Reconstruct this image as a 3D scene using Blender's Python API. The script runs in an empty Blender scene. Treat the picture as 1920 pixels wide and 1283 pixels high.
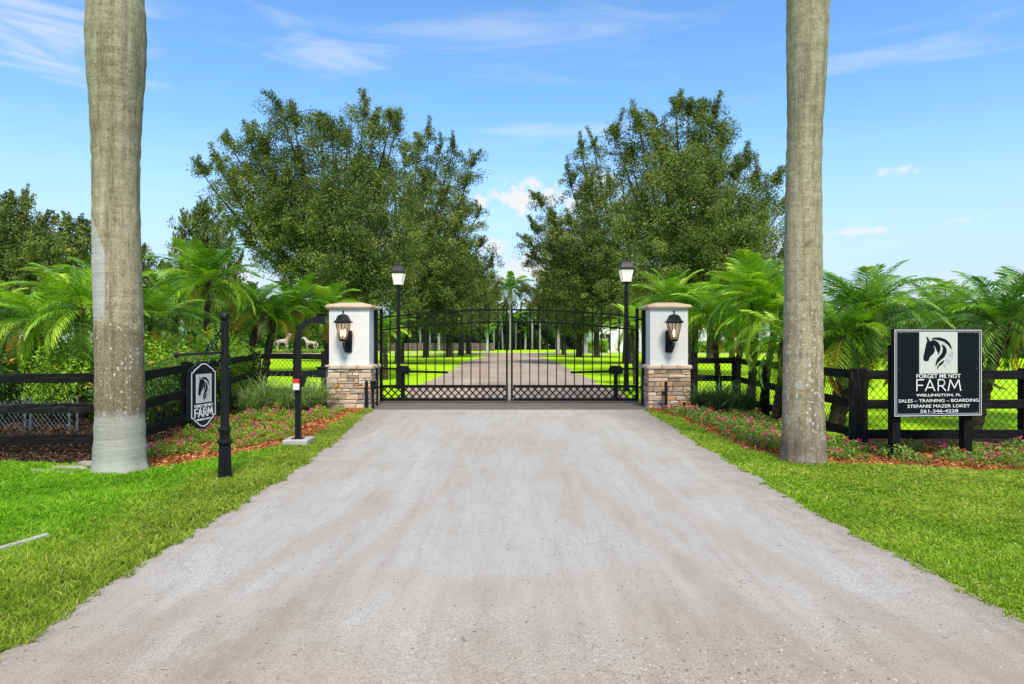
import bpy, bmesh, math, random
import numpy as np
from mathutils import Vector, Matrix, Euler
PI = math.pi
R = math.radians
C = bpy.context.scene.collection
SC = bpy.context.scene

# ------------------------------------------------------------------ camera
cam_d = bpy.data.cameras.new('camera')
cam = bpy.data.objects.new('camera', cam_d)
C.objects.link(cam)
cam.location = (0, 0, 1.5)
cam.rotation_euler = (R(90), 0, 0)
cam_d.lens = 24.0
cam_d.sensor_width = 36.0
cam_d.clip_end = 3000
SC.camera = cam

# ------------------------------------------------------------------ sun, sky, exposure
SUN_EL, SUN_AZ = R(53), R(171)          # azimuth clockwise from the view direction
SC.view_settings.view_transform = 'Standard'
SC.view_settings.look = 'None'
SC.view_settings.gamma = 1.0
SC.view_settings.use_curve_mapping = False
SC.view_settings.exposure = 1.8
sun_d = bpy.data.lights.new('sun', 'SUN')
sun_d.energy = 1.5
sun_d.angle = R(13)
sun_d.color = (1.0, 0.93, 0.80)
sun = bpy.data.objects.new('sun', sun_d)
C.objects.link(sun)
sd = Vector((math.sin(SUN_AZ) * math.cos(SUN_EL), math.cos(SUN_AZ) * math.cos(SUN_EL), math.sin(SUN_EL)))
sun.rotation_euler = sd.to_track_quat('Z', 'Y').to_euler()


class G:
    """node tree helper"""
    def __init__(self, nt):
        self.nt = nt

    def n(self, typ, ins=None, **props):
        nd = self.nt.nodes.new(typ)
        for k, v in props.items():
            setattr(nd, k, v)
        for k, v in (ins or {}).items():
            self.set(nd, k, v)
        return nd

    def set(self, nd, k, v):
        s = nd.inputs[k]
        if isinstance(v, bpy.types.NodeSocket):
            self.nt.links.new(v, s)
        elif isinstance(v, bpy.types.Node):
            self.nt.links.new(v.outputs[0], s)
        else:
            if s.type == 'RGBA' and len(v) == 3:
                v = (*v, 1)
            s.default_value = v

    def math(self, op, a, b=0.0, c=None, clamp=False):
        nd = self.n('ShaderNodeMath', {0: a, 1: b}, operation=op, use_clamp=clamp)
        if c is not None:
            self.set(nd, 2, c)
        return nd.outputs[0]

    def ramp(self, fac, stops, interp='LINEAR'):
        nd = self.n('ShaderNodeValToRGB', {0: fac})
        cr = nd.color_ramp
        cr.interpolation = interp
        while len(cr.elements) < len(stops):
            cr.elements.new(0.5)
        for e, (p, c) in zip(cr.elements, stops):
            e.position = p
            e.color = (c, c, c, 1) if isinstance(c, (int, float)) else (*c, 1)
        return nd.outputs[0]

    def noise(self, vec, scale, detail=4, rough=0.55, dist=0.0):
        nd = self.n('ShaderNodeTexNoise', {'Vector': vec, 'Scale': scale, 'Detail': detail, 'Roughness': rough, 'Distortion': dist})
        return nd.outputs[0]

    def mapping(self, vec, scale=(1, 1, 1), rot=(0, 0, 0), loc=(0, 0, 0)):
        return self.n('ShaderNodeMapping', {'Vector': vec, 'Scale': scale, 'Rotation': rot, 'Location': loc}).outputs[0]

    def mix(self, fac, a, b, blend='MIX'):
        nd = self.n('ShaderNodeMix', {0: fac}, data_type='RGBA', blend_type=blend)
        self.set(nd, 6, a)
        self.set(nd, 7, b)
        return nd.outputs[2]


world = bpy.data.worlds.new('World')
SC.world = world
world.use_nodes = True
wt = world.node_tree
wt.nodes.clear()
g = G(wt)
sky = g.n('ShaderNodeTexSky', sky_type='NISHITA', sun_disc=False, sun_elevation=SUN_EL, sun_rotation=SUN_AZ,
          altitude=0.0, air_density=1.0, dust_density=0.5, ozone_density=2.5)
tc = g.n('ShaderNodeTexCoord')
dirv = tc.outputs['Generated']
sep = g.n('ShaderNodeSeparateXYZ', {0: dirv})
az = g.math('ARCTAN2', sep.outputs[0], sep.outputs[1])
el = g.math('ARCSINE', sep.outputs[2])


def ang(px, py):
    dx, dz = (px - 960) / 1280, (641.5 - py) / 1280
    return math.atan(dx), math.asin(dz / math.sqrt(1 + dx * dx + dz * dz))


cn1 = g.noise(dirv, 14.0, 7, 0.6, 0.2)
cn3 = g.noise(dirv, 42.0, 7, 0.6, 0.2)
cn2 = g.noise(g.mapping(dirv, (2.2, 2.2, 14), (0.12, 0.0, 0.3)), 2.0, 6, 0.6, 0.6)
total = None
# cumulus and small puffs of cloud: centre, half size (in picture units), strength
for px, py, hw, hh, st in [(985, 372, 120, 42, 1.0), (930, 466, 45, 22, 0.8), (985, 500, 130, 42, 0.9), (870, 540, 200, 40, 0.7), (1688, 320, 42, 14, 0.9),
                           (1620, 434, 75, 10, 0.75), (1805, 413, 26, 7, 0.5), (1110, 365, 90, 45, 0.9), (560, 520, 200, 50, 0.7), (1400, 470, 140, 50, 0.5),
                           (40, 60, 290, 90, 0.85), (1090, 241, 300, 16, 0.4), (620, 95, 170, 40, 0.4), (1660, 105, 190, 30, 0.32), (800, 60, 420, 30, 0.3), (1800, 570, 260, 60, 0.45), (100, 600, 400, 60, 0.5), (2500, 300, 300, 90, .8), (-700, 250, 300, 80, .8)]:
    u0, v0 = ang(px, py)
    a, b = hw / 1280, hh / 1280
    du = g.math('DIVIDE', g.math('SUBTRACT', az, u0), a)
    dv = g.math('DIVIDE', g.math('SUBTRACT', el, v0), b)
    d = g.math('ADD', g.math('MULTIPLY', du, du), g.math('MULTIPLY', dv, dv))
    wisp = py in (60, 241, 95, 105)
    nz = cn2 if wisp else (cn3 if hw < 130 else cn1)
    m = g.math('ADD', g.math('SUBTRACT', 0.75, d), g.math('MULTIPLY', g.math('SUBTRACT', nz, 0.5), 4.0 if not wisp else 4.0))
    m = g.n('ShaderNodeMapRange', {0: m, 1: 0.0, 2: 0.9 if not wisp else 1.45, 3: 0.0, 4: st}, interpolation_type='SMOOTHSTEP').outputs[0]
    total = m if total is None else g.math('MAXIMUM', total, m)
cirrus = g.n('ShaderNodeMapRange', {0: cn2, 1: 0.5, 2: 0.85, 3: 0.0, 4: 0.22}, interpolation_type='SMOOTHSTEP').outputs[0]
total = g.math('MAXIMUM', total, cirrus)
SKY_K = 0.065
CLOUD = 0.27 / SKY_K
skycol = g.n('ShaderNodeHueSaturation', {'Saturation': 1.14, 'Value': 1.13, 'Color': sky.outputs[0]}).outputs[0]
skycol = g.mix(1.0, skycol, (0.87, 0.985, 1.03), 'MULTIPLY')
hz = g.n('ShaderNodeMapRange', {0: el, 1: 0.34, 2: 0.03, 3: 0.0, 4: 0.9}, interpolation_type='SMOOTHSTEP').outputs[0]
skycol = g.mix(hz, skycol, (CLOUD * .64, CLOUD * .80, CLOUD * 0.99))
# broken high cloud overhead, out of view, added all round for neutral fill light
cn4 = g.noise(dirv, 3.2, 6, 0.55, 0.3)
cover = g.math('MULTIPLY', g.n('ShaderNodeMapRange', {0: cn4, 1: 0.34, 2: 0.54, 3: 0.0, 4: 0.9}, interpolation_type='SMOOTHSTEP').outputs[0],
               g.n('ShaderNodeMapRange', {0: el, 1: 0.50, 2: 0.80, 3: 0.0, 4: 1.0}, interpolation_type='SMOOTHSTEP').outputs[0])
total = g.math('MAXIMUM', total, cover)
final = g.mix(total, skycol, (CLOUD * .97, CLOUD * .985, CLOUD))
bg = g.n('ShaderNodeBackground', {'Color': final, 'Strength': SKY_K})
wo = g.n('ShaderNodeOutputWorld', {'Surface': bg})

# ------------------------------------------------------------------ helpers
rng = np.random.default_rng(7)
random.seed(7)


def gp(px, py):
    """ground point under a picture position"""
    Y = 1920.0 / (py - 641.5)
    return ((px - 960) / 1280 * Y, Y)


def at(px, py, Y):
    return Vector(((px - 960) / 1280 * Y, Y, 1.5 - (py - 641.5) / 1280 * Y))


class MB:
    """collects vertices and faces of one mesh"""
    def __init__(self):
        self.v, self.f = [], []

    def add(self, vs, fs):
        o = len(self.v)
        self.v += [tuple(p) for p in vs]
        self.f += [tuple(i + o for i in f) for f in fs]
        return self

    def box(self, c, s, rz=0.0, rx=0.0, ry=0.0):
        M = Matrix.Translation(c) @ Euler((rx, ry, rz)).to_matrix().to_4x4()
        x, y, z = s[0] / 2, s[1] / 2, s[2] / 2
        vs = [M @ Vector(p) for p in [(-x, -y, -z), (x, -y, -z), (x, y, -z), (-x, y, -z), (-x, -y, z), (x, -y, z), (x, y, z), (-x, y, z)]]
        return self.add(vs, [(3, 2, 1, 0), (4, 5, 6, 7), (0, 1, 5, 4), (1, 2, 6, 5), (2, 3, 7, 6), (3, 0, 4, 7)])

    def tube(self, pts, r, seg=8, cap=True, sq=False):
        pts = [Vector(p) for p in pts]
        n = len(pts)
        rs = r if isinstance(r, (list, tuple)) else [r] * n
        rings = []
        up = None
        for i in range(n):
            t = (pts[min(i + 1, n - 1)] - pts[max(i - 1, 0)])
            t = t.normalized() if t.length > 1e-9 else Vector((0, 0, 1))
            if up is None:
                up = Vector((0, 1, 0)) if abs(t.y) < 0.9 else Vector((1, 0, 0))
            a = t.cross(up)
            if a.length < 1e-4:
                a = t.cross(Vector((1, 0.3, 0)))
            a.normalize()
            b = a.cross(t).normalized()
            up = b
            off = PI / 4 if sq else 0
            rings.append([pts[i] + (a * math.cos(off + 2 * PI * k / seg) + b * math.sin(off + 2 * PI * k / seg)) * rs[i] for k in range(seg)])
        vs = [p for rg in rings for p in rg]
        fs = []
        for i in range(n - 1):
            for k in range(seg):
                k2 = (k + 1) % seg
                fs.append((i * seg + k, i * seg + k2, (i + 1) * seg + k2, (i + 1) * seg + k))
        if cap:
            fs.append(tuple(range(seg - 1, -1, -1)))
            fs.append(tuple((n - 1) * seg + k for k in range(seg)))
        return self.add(vs, fs)

    def lathe(self, prof, seg=16, c=(0, 0, 0), off=0.0, sx=1.0, sy=1.0):
        """prof: (radius, z)"""
        vs, fs = [], []
        for r, z in prof:
            for k in range(seg):
                a = off + 2 * PI * k / seg
                vs.append((c[0] + r * sx * math.cos(a), c[1] + r * sy * math.sin(a), c[2] + z))
        m = len(prof)
        for i in range(m - 1):
            for k in range(seg):
                k2 = (k + 1) % seg
                fs.append((i * seg + k, i * seg + k2, (i + 1) * seg + k2, (i + 1) * seg + k))
        fs.append(tuple(range(seg - 1, -1, -1)))
        fs.append(tuple((m - 1) * seg + k for k in range(seg)))
        return self.add(vs, fs)

    def prism(self, poly, d0, d1, axes='xz'):
        """polygon in the plane x,z (or x,y) drawn out between two depths"""
        def P(p, d):
            return (p[0], d, p[1]) if axes == 'xz' else ((p[0], p[1], d) if axes == 'xy' else (d, p[0], p[1]))
        n = len(poly)
        vs = [P(p, d0) for p in poly] + [P(p, d1) for p in poly]
        fs = [tuple(range(n)), tuple(range(2 * n - 1, n - 1, -1))]
        fs += [(i, (i + 1) % n + 0, (i + 1) % n + n, i + n) for i in range(n)]
        return self.add(vs, fs)

    def mesh(self, name, smooth=False, fix=True):
        me = bpy.data.meshes.new(name)
        me.from_pydata(self.v, [], self.f)
        if fix:
            bm = bmesh.new()
            bm.from_mesh(me)
            bmesh.ops.recalc_face_normals(bm, faces=bm.faces)
            bm.to_mesh(me)
            bm.free()
        if smooth:
            me.shade_smooth()
            try:
                me.set_sharp_from_angle(angle=R(40))
            except Exception:
                pass
        return me


def link(o, parent=None):
    C.objects.link(o)
    if parent is not None:
        o.parent = parent
    return o


def obj(name, data, m=None, parent=None, loc=(0, 0, 0), rot=(0, 0, 0), smooth=False, bevel=0.0):
    me = data.mesh(name, smooth) if isinstance(data, MB) else data
    if m is not None and len(me.materials) == 0:
        me.materials.append(m)
    if bevel > 0:
        bm = bmesh.new()
        bm.from_mesh(me)
        ed = [e for e in bm.edges if len(e.link_faces) == 2 and e.calc_face_angle(0) > R(40)]
        bmesh.ops.bevel(bm, geom=ed, offset=bevel, segments=1, affect='EDGES')
        bm.to_mesh(me)
        bm.free()
    o = bpy.data.objects.new(name, me)
    o.location = loc
    o.rotation_euler = rot
    return link(o, parent)


def tag(o, label=None, cat=None, group=None, kind=None):
    if label:
        o['label'] = label
    if cat:
        o['category'] = cat
    if group:
        o['group'] = group
    if kind:
        o['kind'] = kind
    return o


def thing(name, label, cat, loc=(0, 0, 0), rz=0.0, group=None):
    o = bpy.data.objects.new(name, None)
    o.empty_display_size = 0.2
    o.location = loc
    o.rotation_euler = (0, 0, rz)
    C.objects.link(o)
    return tag(o, label, cat, group)


def dup(root, loc=None, rz=None, label=None, scale=None):
    def cp(o, par):
        c = o.copy()
        C.objects.link(c)
        c.parent = par
        for ch in kids.get(o.name, ()):
            cp(ch, c)
        return c
    kids = {}
    st = [root]
    while st:
        o = st.pop()
        kids[o.name] = list(o.children)
        st += kids[o.name]
    r = cp(root, None)
    if loc is not None:
        r.location = loc
    if rz is not None:
        r.rotation_euler = (0, 0, rz)
    if scale is not None:
        r.scale = (scale,) * 3 if isinstance(scale, (int, float)) else scale
    if label:
        r['label'] = label
    return r


def np_mesh(name, V, F, m=None, rnd=None, smooth=False, tone=None):
    V = np.ascontiguousarray(V, dtype=np.float32)
    F = np.ascontiguousarray(F, dtype=np.int32)
    me = bpy.data.meshes.new(name)
    me.vertices.add(len(V))
    me.vertices.foreach_set('co', V.ravel())
    k = F.shape[1]
    me.loops.add(F.size)
    me.loops.foreach_set('vertex_index', F.ravel())
    me.polygons.add(len(F))
    me.polygons.foreach_set('loop_start', np.arange(len(F), dtype=np.int32) * k)
    if rnd is not None:
        at_ = me.attributes.new('rnd', 'FLOAT', 'POINT')
        at_.data.foreach_set('value', np.ascontiguousarray(rnd, dtype=np.float32))
    if tone is not None:
        at_ = me.attributes.new('tone', 'FLOAT', 'POINT')
        at_.data.foreach_set('value', np.ascontiguousarray(tone, dtype=np.float32))
    me.update(calc_edges=True)
    if m is not None:
        me.materials.append(m)
    if smooth:
        me.shade_smooth()
    return me


def unit(a):
    return a / (np.linalg.norm(a, axis=1, keepdims=True) + 1e-9)


def leaf_quads(P, size, rg, asp=0.45, up=0.0, out=None):
    """diamond leaves round points P, normals drawn towards up / out"""
    n = len(P)
    nrm = rg.normal(size=(n, 3))
    nrm[:, 2] += up
    if out is not None:
        nrm += out
    nrm = unit(nrm)
    a = unit(np.cross(nrm, rg.normal(size=(n, 3))))
    b = np.cross(nrm, a)
    s = np.asarray(size).reshape(-1, 1) * rg.uniform(0.7, 1.25, (n, 1))
    V = np.empty((n, 4, 3))
    V[:, 0] = P - a * s
    V[:, 1] = P - b * s * asp + nrm * s * 0.12
    V[:, 2] = P + a * s
    V[:, 3] = P + b * s * asp + nrm * s * 0.12
    return V.reshape(-1, 3), np.arange(4 * n).reshape(-1, 4)


def in_poly(x, y, poly):
    inside = np.zeros(len(x), bool)
    n = len(poly)
    for i in range(n):
        x1, y1 = poly[i]
        x2, y2 = poly[(i + 1) % n]
        c = ((y1 > y) != (y2 > y))
        xi = (x2 - x1) * (y - y1) / (y2 - y1 + 1e-12) + x1
        inside ^= c & (x < xi)
    return inside


def rough_line(pts, step=0.12, amp=0.03, seed=0, sm=3):
    """densify a polyline, rounding it and giving it an uneven edge"""
    rg = np.random.default_rng(seed)
    P = np.array(pts, float)
    d = np.r_[0, np.cumsum(np.linalg.norm(np.diff(P, axis=0), axis=1))]
    t = np.arange(0, d[-1], step)
    X = np.interp(t, d, P[:, 0])
    Y = np.interp(t, d, P[:, 1])
    w = 7
    k = np.ones(w) / w
    Xp = np.convolve(np.pad(X, w // 2, mode='edge'), k, 'valid')
    Yp = np.convolve(np.pad(Y, w // 2, mode='edge'), k, 'valid')
    nz = rg.normal(size=len(t) + 8)
    n1 = np.convolve(nz, np.ones(sm) / sm, 'same')[:len(t)]
    tx = np.gradient(Xp)
    ty = np.gradient(Yp)
    L = np.hypot(tx, ty) + 1e-9
    return [(a, b) for a, b in zip(Xp - ty / L * n1 * amp, Yp + tx / L * n1 * amp)] + [tuple(P[-1])]


def sheet(name, poly, z, m, kind='structure'):
    me = bpy.data.meshes.new(name)
    me.from_pydata([(x, y, z) for x, y in poly], [], [tuple(range(len(poly)))])
    bm = bmesh.new()
    bm.from_mesh(me)
    bmesh.ops.triangulate(bm, faces=bm.faces)
    for f in bm.faces:
        if f.normal.z < 0:
            f.normal_flip()
    bm.to_mesh(me)
    bm.free()
    me.materials.append(m)
    o = bpy.data.objects.new(name, me)
    C.objects.link(o)
    o['kind'] = kind
    return o


# ------------------------------------------------------------------ materials
def new_mat(name, rough=0.6, spec=0.3):
    m = bpy.data.materials.new(name)
    m.use_nodes = True
    nt = m.node_tree
    b = nt.nodes['Principled BSDF']
    b.inputs['Roughness'].default_value = rough
    b.inputs['Specular IOR Level'].default_value = spec
    return m, G(nt), b


def bump(g, b, h, strength, dist=0.01):
    nd = g.n('ShaderNodeBump', {'Height': h, 'Strength': strength, 'Distance': dist})
    g.set(b, 'Normal', nd)


def objco(g):
    return g.n('ShaderNodeTexCoord').outputs['Object']


def worldco(g):
    return g.n('ShaderNodeNewGeometry').outputs['Position']


def mat_noise(name, stops, scale=5.0, detail=5, rough=0.6, spec=0.3, stretch=(1, 1, 1), bstr=0.2, bscale=None, bdist=0.01, metal=0.0, objrand=0.0, world=False, coat=0):
    m, g, b = new_mat(name, rough, spec)
    co = worldco(g) if world else objco(g)
    v = g.mapping(co, stretch)
    n = g.noise(v, scale, detail, 0.6)
    fac = n
    if objrand:
        oi = g.n('ShaderNodeObjectInfo').outputs['Random']
        fac = g.math('ADD', n, g.math('MULTIPLY', g.math('SUBTRACT', oi, 0.5), objrand))
    g.set(b, 'Base Color', g.ramp(fac, stops))
    b.inputs['Metallic'].default_value = metal
    if bstr:
        h = g.noise(v, bscale or scale * 4, 5, 0.65)
        bump(g, b, h, bstr, bdist)
    return m


def mat_leaf(name, stops, transl=0.3, rough=0.45, spec=0.35, objrand=0.0, tcol=(1.25, 1.35, 0.6), stops2=None):
    m, g, b = new_mat(name, rough, spec)
    a = g.n('ShaderNodeAttribute', attribute_name='rnd').outputs['Fac']
    if objrand:
        oi = g.n('ShaderNodeObjectInfo').outputs['Random']
        a = g.math('ADD', a, g.math('MULTIPLY', g.math('SUBTRACT', oi, 0.5), objrand))
    c = g.ramp(a, stops)
    if stops2:
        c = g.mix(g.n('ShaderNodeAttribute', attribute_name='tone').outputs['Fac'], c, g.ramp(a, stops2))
    g.set(b, 'Base Color', c)
    tc_ = g.mix(1.0, c, tcol, 'MULTIPLY')
    t = g.n('ShaderNodeBsdfTranslucent', {'Color': tc_})
    ms = g.n('ShaderNodeMixShader', {0: transl, 1: b.outputs[0], 2: t.outputs[0]})
    g.set(m.node_tree.nodes['Material Output'], 'Surface', ms)
    return m


M = {}
M['black_metal'] = mat_noise('black_metal', [(0.3, (.0045, .0048, .0056)), (0.7, (.009, .0095, .011))], 9, rough=0.45, spec=0.25, bstr=0.06)
M['gate_metal'] = mat_noise('gate_metal', [(0.3, (.0025, .0025, .0028)), (0.7, (.005, .005, .0055))], 9, rough=0.5, spec=0.18, bstr=0.05)
M['black_wood'] = mat_noise('black_wood', [(0.28, (.0022, .0022, .0024)), (0.50, (.0056, .0052, .0053)), (0.62, (.018, .0165, .016)), (0.76, (.07, .062, .055))], 4.0, 8, rough=0.7, spec=0.14, stretch=(1.2, 9, 14), bstr=0.6, bscale=9, bdist=0.006, objrand=0.10)
M['black_post'] = mat_noise('black_post', [(0.28, (.0022, .0022, .0024)), (0.50, (.0056, .0052, .0053)), (0.62, (.018, .0165, .016)), (0.76, (.07, .062, .055))], 4.0, 8, rough=0.7, spec=0.14, stretch=(11, 11, 1.0), bstr=0.6, bscale=9, bdist=0.006, objrand=0.10)
M['wire'] = mat_noise('wire', [(0.3, (.003, .0035, .003)), (0.7, (.007, .008, .0065))], 20, rough=0.6, spec=.15, bstr=0)
M['galvanised'] = mat_noise('galvanised', [(0.3, (.10, .12, .13)), (0.7, (.17, .19, .20))], 14, rough=0.5, spec=0.4, metal=0.3, bstr=0.05)
M['white_paint'] = mat_noise('white_paint', [(0.25, (.62, .605, .58)), (0.7, (.70, .685, .66))], 3.0, 6, rough=0.75, spec=0.2, bstr=0.2, bscale=38, bdist=0.004)
M['white_wall'] = mat_noise('white_wall', [(0.3, (.66, .67, .68)), (0.7, (.76, .77, .78))], 1.0, rough=0.7, bstr=0)
M['cap_stone'] = mat_noise('cap_stone', [(0.25, (.42, .30, .20)), (0.5, (.52, .385, .265)), (0.8, (.60, .465, .34))], 5.0, 6, rough=0.75, bstr=0.25, bscale=30, bdist=0.004)
M['ledge_stone'] = mat_noise('ledge_stone', [(0.25, (.33, .25, .175)), (0.5, (.50, .395, .29)), (0.8, (.60, .49, .38))], 7.0, 6, rough=0.8, bstr=0.5, bscale=26, bdist=0.008)
M['mortar'] = mat_noise('mortar', [(0.3, (.13, .11, .09)), (0.7, (.22, .19, .16))], 20, rough=0.95, bstr=0.3)
STONES = []
for nm, a, b_, c_ in [('grey_stone', (0.181, 0.162, 0.144), (0.292, 0.263, 0.227), (0.386, 0.347, 0.294)),
                      ('cream_stone', (0.433, 0.336, 0.242), (0.585, 0.470, 0.340), (0.679, 0.560, 0.433)),
                      ('tan_stone', (0.351, 0.235, 0.144), (0.491, 0.336, 0.211), (0.585, 0.426, 0.278)),
                      ('orange_stone', (0.421, 0.190, 0.077), (0.538, 0.274, 0.118), (0.585, 0.358, 0.196)),
                      ('brown_stone', (0.222, 0.151, 0.103), (0.339, 0.235, 0.160), (0.445, 0.325, 0.227)),
                      ('pink_stone', (0.386, 0.280, 0.206), (0.515, 0.381, 0.288), (0.585, 0.470, 0.371))]:
    STONES.append(mat_noise(nm, [(0.25, a), (0.5, b_), (0.78, c_)], 7.0, 7, rough=0.85, spec=0.2, stretch=(1, 1, 2.2), bstr=0.8, bscale=22, bdist=0.012, objrand=0.35))
M['concrete'] = mat_noise('concrete', [(0.3, (.28, .27, .255)), (0.7, (.42, .41, .39))], 8.0, 7, rough=0.9, bstr=0.3, bscale=60, bdist=0.003)
M['flat_rock'] = mat_noise('flat_rock', [(0.3, (.20, .17, .15)), (0.7, (.36, .32, .29))], 8.0, 7, rough=0.9, bstr=0.6, bscale=22, bdist=0.01)
M['sign_black'] = mat_noise('sign_black', [(0.3, (.0035, .0045, .0075)), (0.75, (.006, .0075, .0115))], 6, rough=0.4, spec=0.12, bstr=0.0)
M['sign_white'] = mat_noise('sign_white', [(0.3, (.46, .455, .43)), (0.7, (.52, .515, .49))], 6, rough=0.5, bstr=0.0)
M['letter_white'] = mat_noise('letter_white', [(0.3, (.66, .66, .66)), (0.7, (.74, .74, .74))], 6, rough=0.5, bstr=0.0)
M['sign_line'] = mat_noise('sign_line', [(0.3, (.60, .55, .60)), (0.7, (.66, .61, .66))], 6, rough=0.5, bstr=0.0)
M['lilac'] = mat_noise('lilac', [(0.3, (.40, .32, .44)), (0.7, (.46, .39, .50))], 12, rough=0.5, bstr=0.0)
M['red_plastic'] = mat_noise('red_plastic', [(0.3, (.55, .02, .02)), (0.7, (.66, .035, .03))], 6, rough=0.4, bstr=0.0)
M['white_plastic'] = mat_noise('white_plastic', [(0.3, (.66, .66, .66)), (0.7, (.75, .75, .75))], 6, rough=0.4, bstr=0.0)
M['driftwood'] = mat_noise('driftwood', [(0.38, (.10, .06, .05)), (0.5, (.52, .40, .34)), (0.75, (.70, .58, .50))], 5.0, 6, rough=0.8, bstr=0.8, bscale=9, bdist=0.05)
M['bark'] = mat_noise('bark', [(0.25, (.020, .016, .012)), (0.5, (.045, .038, .029)), (0.8, (.095, .082, .065))], 5.0, 7, rough=0.95, spec=0.15, stretch=(2.2, 2.2, 0.7), bstr=0.9, bscale=12, bdist=0.03)
M['palm_bark'] = mat_noise('palm_bark', [(0.28, (.018, .012, .008)), (0.5, (.055, .038, .024)), (0.72, (.12, .09, .06)), (0.88, (.26, .23, .19))], 16.0, 6, rough=0.95, spec=0.15, stretch=(1, 1, 1.8), bstr=0.9, bscale=30, bdist=0.02)
M['dry_palm'] = mat_noise('dry_palm', [(0.3, (.09, .05, .025)), (0.7, (.24, .15, .075))], 12.0, 5, rough=0.9, bstr=0.4)
M['far_trunk'] = mat_noise('far_trunk', [(0.3, (.22, .21, .17)), (0.7, (.40, .385, .33))], 3.0, 5, rough=0.9, stretch=(1, 1, 3), bstr=0.2, objrand=.5)
M['crownshaft'] = mat_noise('crownshaft', [(0.3, (.10, .19, .035)), (0.7, (.16, .27, .06))], 3.0, 5, rough=0.5, bstr=0.1)
M['roof'] = mat_noise('roof', [(0.3, (.16, .15, .145)), (0.7, (.26, .25, .24))], 2.0, 5, rough=0.8, bstr=0.2)
M['dark_glass'] = mat_noise('dark_glass', [(0.3, (.014, .016, .02)), (0.7, (.035, .038, .042))], 1.0, rough=0.12, spec=0.6, bstr=0)
M['brown_plank'] = mat_noise('brown_plank', [(0.3, (.085, .062, .055)), (0.7, (.14, .105, .095))], 2.0, 5, rough=0.85, stretch=(4, 4, .6), bstr=0.2, objrand=.4)
M['stem'] = mat_noise('stem', [(0.3, (.05, .055, .02)), (0.7, (.10, .10, .04))], 12.0, rough=0.8, bstr=0)

# foliage
M['oak_leaf'] = mat_leaf('oak_leaf', [(0.0, (.040, .062, .018)), (0.3, (.084, .122, .029)), (0.6, (.148, .196, .043)), (0.85, (.245, .28, .065)), (1.0, (.36, .31, .06))], 0.30, rough=.6, spec=.22)
M['hedge_leaf'] = mat_leaf('hedge_leaf', [(0.0, (.012, .026, .009)), (0.5, (.030, .062, .016)), (1.0, (.075, .13, .03))], 0.25)
M['bush_leaf'] = mat_leaf('bush_leaf', [(0.0, (.10, .21, .016)), (0.5, (.25, .44, .03)), (0.85, (.40, .60, .045)), (1.0, (.52, .66, .08))], 0.42)
M['dark_bush_leaf'] = mat_leaf('dark_bush_leaf', [(0.0, (.03, .08, .012)), (0.5, (.085, .19, .022)), (1.0, (.21, .38, .045))], 0.34)
M['frond'] = mat_leaf('frond', [(0.0, (.030, .11, .008)), (0.45, (.090, .225, .014)), (0.8, (.18, .36, .022)), (1.0, (.34, .50, .05))], 0.32, rough=.40, spec=.35, objrand=0.7)
M['frond_bright'] = mat_leaf('frond_bright', [(0.0, (.055, .165, .008)), (0.45, (.155, .33, .014)), (0.8, (.29, .49, .026)), (1.0, (.46, .63, .06))], 0.32, rough=.40, spec=.35, objrand=0.8)
M['frond_dark'] = mat_leaf('frond_dark', [(0.0, (.022, .070, .012)), (0.45, (.058, .15, .022)), (0.8, (.125, .25, .035)), (1.0, (.23, .37, .07))], 0.30, rough=.38, spec=.4, objrand=0.6)
M['frond_yellow'] = mat_leaf('frond_yellow', [(0.0, (.22, .20, .02)), (0.4, (.46, .33, .02)), (0.8, (.60, .34, .03)), (1.0, (.42, .36, .05))], 0.35, objrand=0.5, tcol=(1.2, 1.0, .6))
M['clump_grass'] = mat_leaf('clump_grass', [(0.0, (.08, .14, .035)), (0.5, (.20, .31, .09)), (0.85, (.36, .47, .18)), (1.0, (.55, .60, .32))], 0.34)
M['clump_grass_dark'] = mat_leaf('clump_grass_dark', [(0.0, (.018, .045, .018)), (0.5, (.04, .085, .034)), (0.85, (.085, .14, .06)), (1.0, (.18, .24, .12))], 0.3)
M['bed_leaf'] = mat_leaf('bed_leaf', [(0.0, (.08, .15, .014)), (0.5, (.20, .32, .03)), (0.85, (.34, .45, .05)), (1.0, (.48, .50, .09))], 0.34)
M['bed_leaf_dark'] = mat_leaf('bed_leaf_dark', [(0.0, (.06, .12, .016)), (0.5, (.14, .25, .035)), (0.85, (.25, .36, .06)), (1.0, (.38, .44, .10))], 0.32)
M['pink_petal'] = mat_leaf('pink_petal', [(0.0, (.62, .015, .17)), (0.5, (.80, .04, .30)), (1.0, (.82, .14, .40))], 0.3, tcol=(1.1, 1, 1))
M['coral_petal'] = mat_leaf('coral_petal', [(0.0, (.70, .03, .06)), (0.5, (.80, .08, .12)), (1.0, (.82, .20, .24))], 0.3, tcol=(1.1, 1, 1))
M['orange_petal'] = mat_leaf('orange_petal', [(0.0, (.66, .11, .02)), (0.5, (.78, .24, .04)), (1.0, (.82, .40, .08))], 0.3, tcol=(1.1, 1, 1))
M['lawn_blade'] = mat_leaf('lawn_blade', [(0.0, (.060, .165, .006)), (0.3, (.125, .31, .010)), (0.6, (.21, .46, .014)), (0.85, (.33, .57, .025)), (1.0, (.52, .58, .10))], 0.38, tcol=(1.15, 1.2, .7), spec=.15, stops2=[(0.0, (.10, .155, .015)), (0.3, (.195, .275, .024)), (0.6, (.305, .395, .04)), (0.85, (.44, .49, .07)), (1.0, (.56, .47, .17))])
M['verge_blade'] = mat_leaf('verge_blade', [(0.0, (.11, .17, .014)), (0.3, (.20, .29, .022)), (0.6, (.30, .40, .035)), (0.85, (.43, .50, .06)), (1.0, (.56, .50, .14))], 0.36, tcol=(1.2, 1.15, .7), spec=.15)
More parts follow.
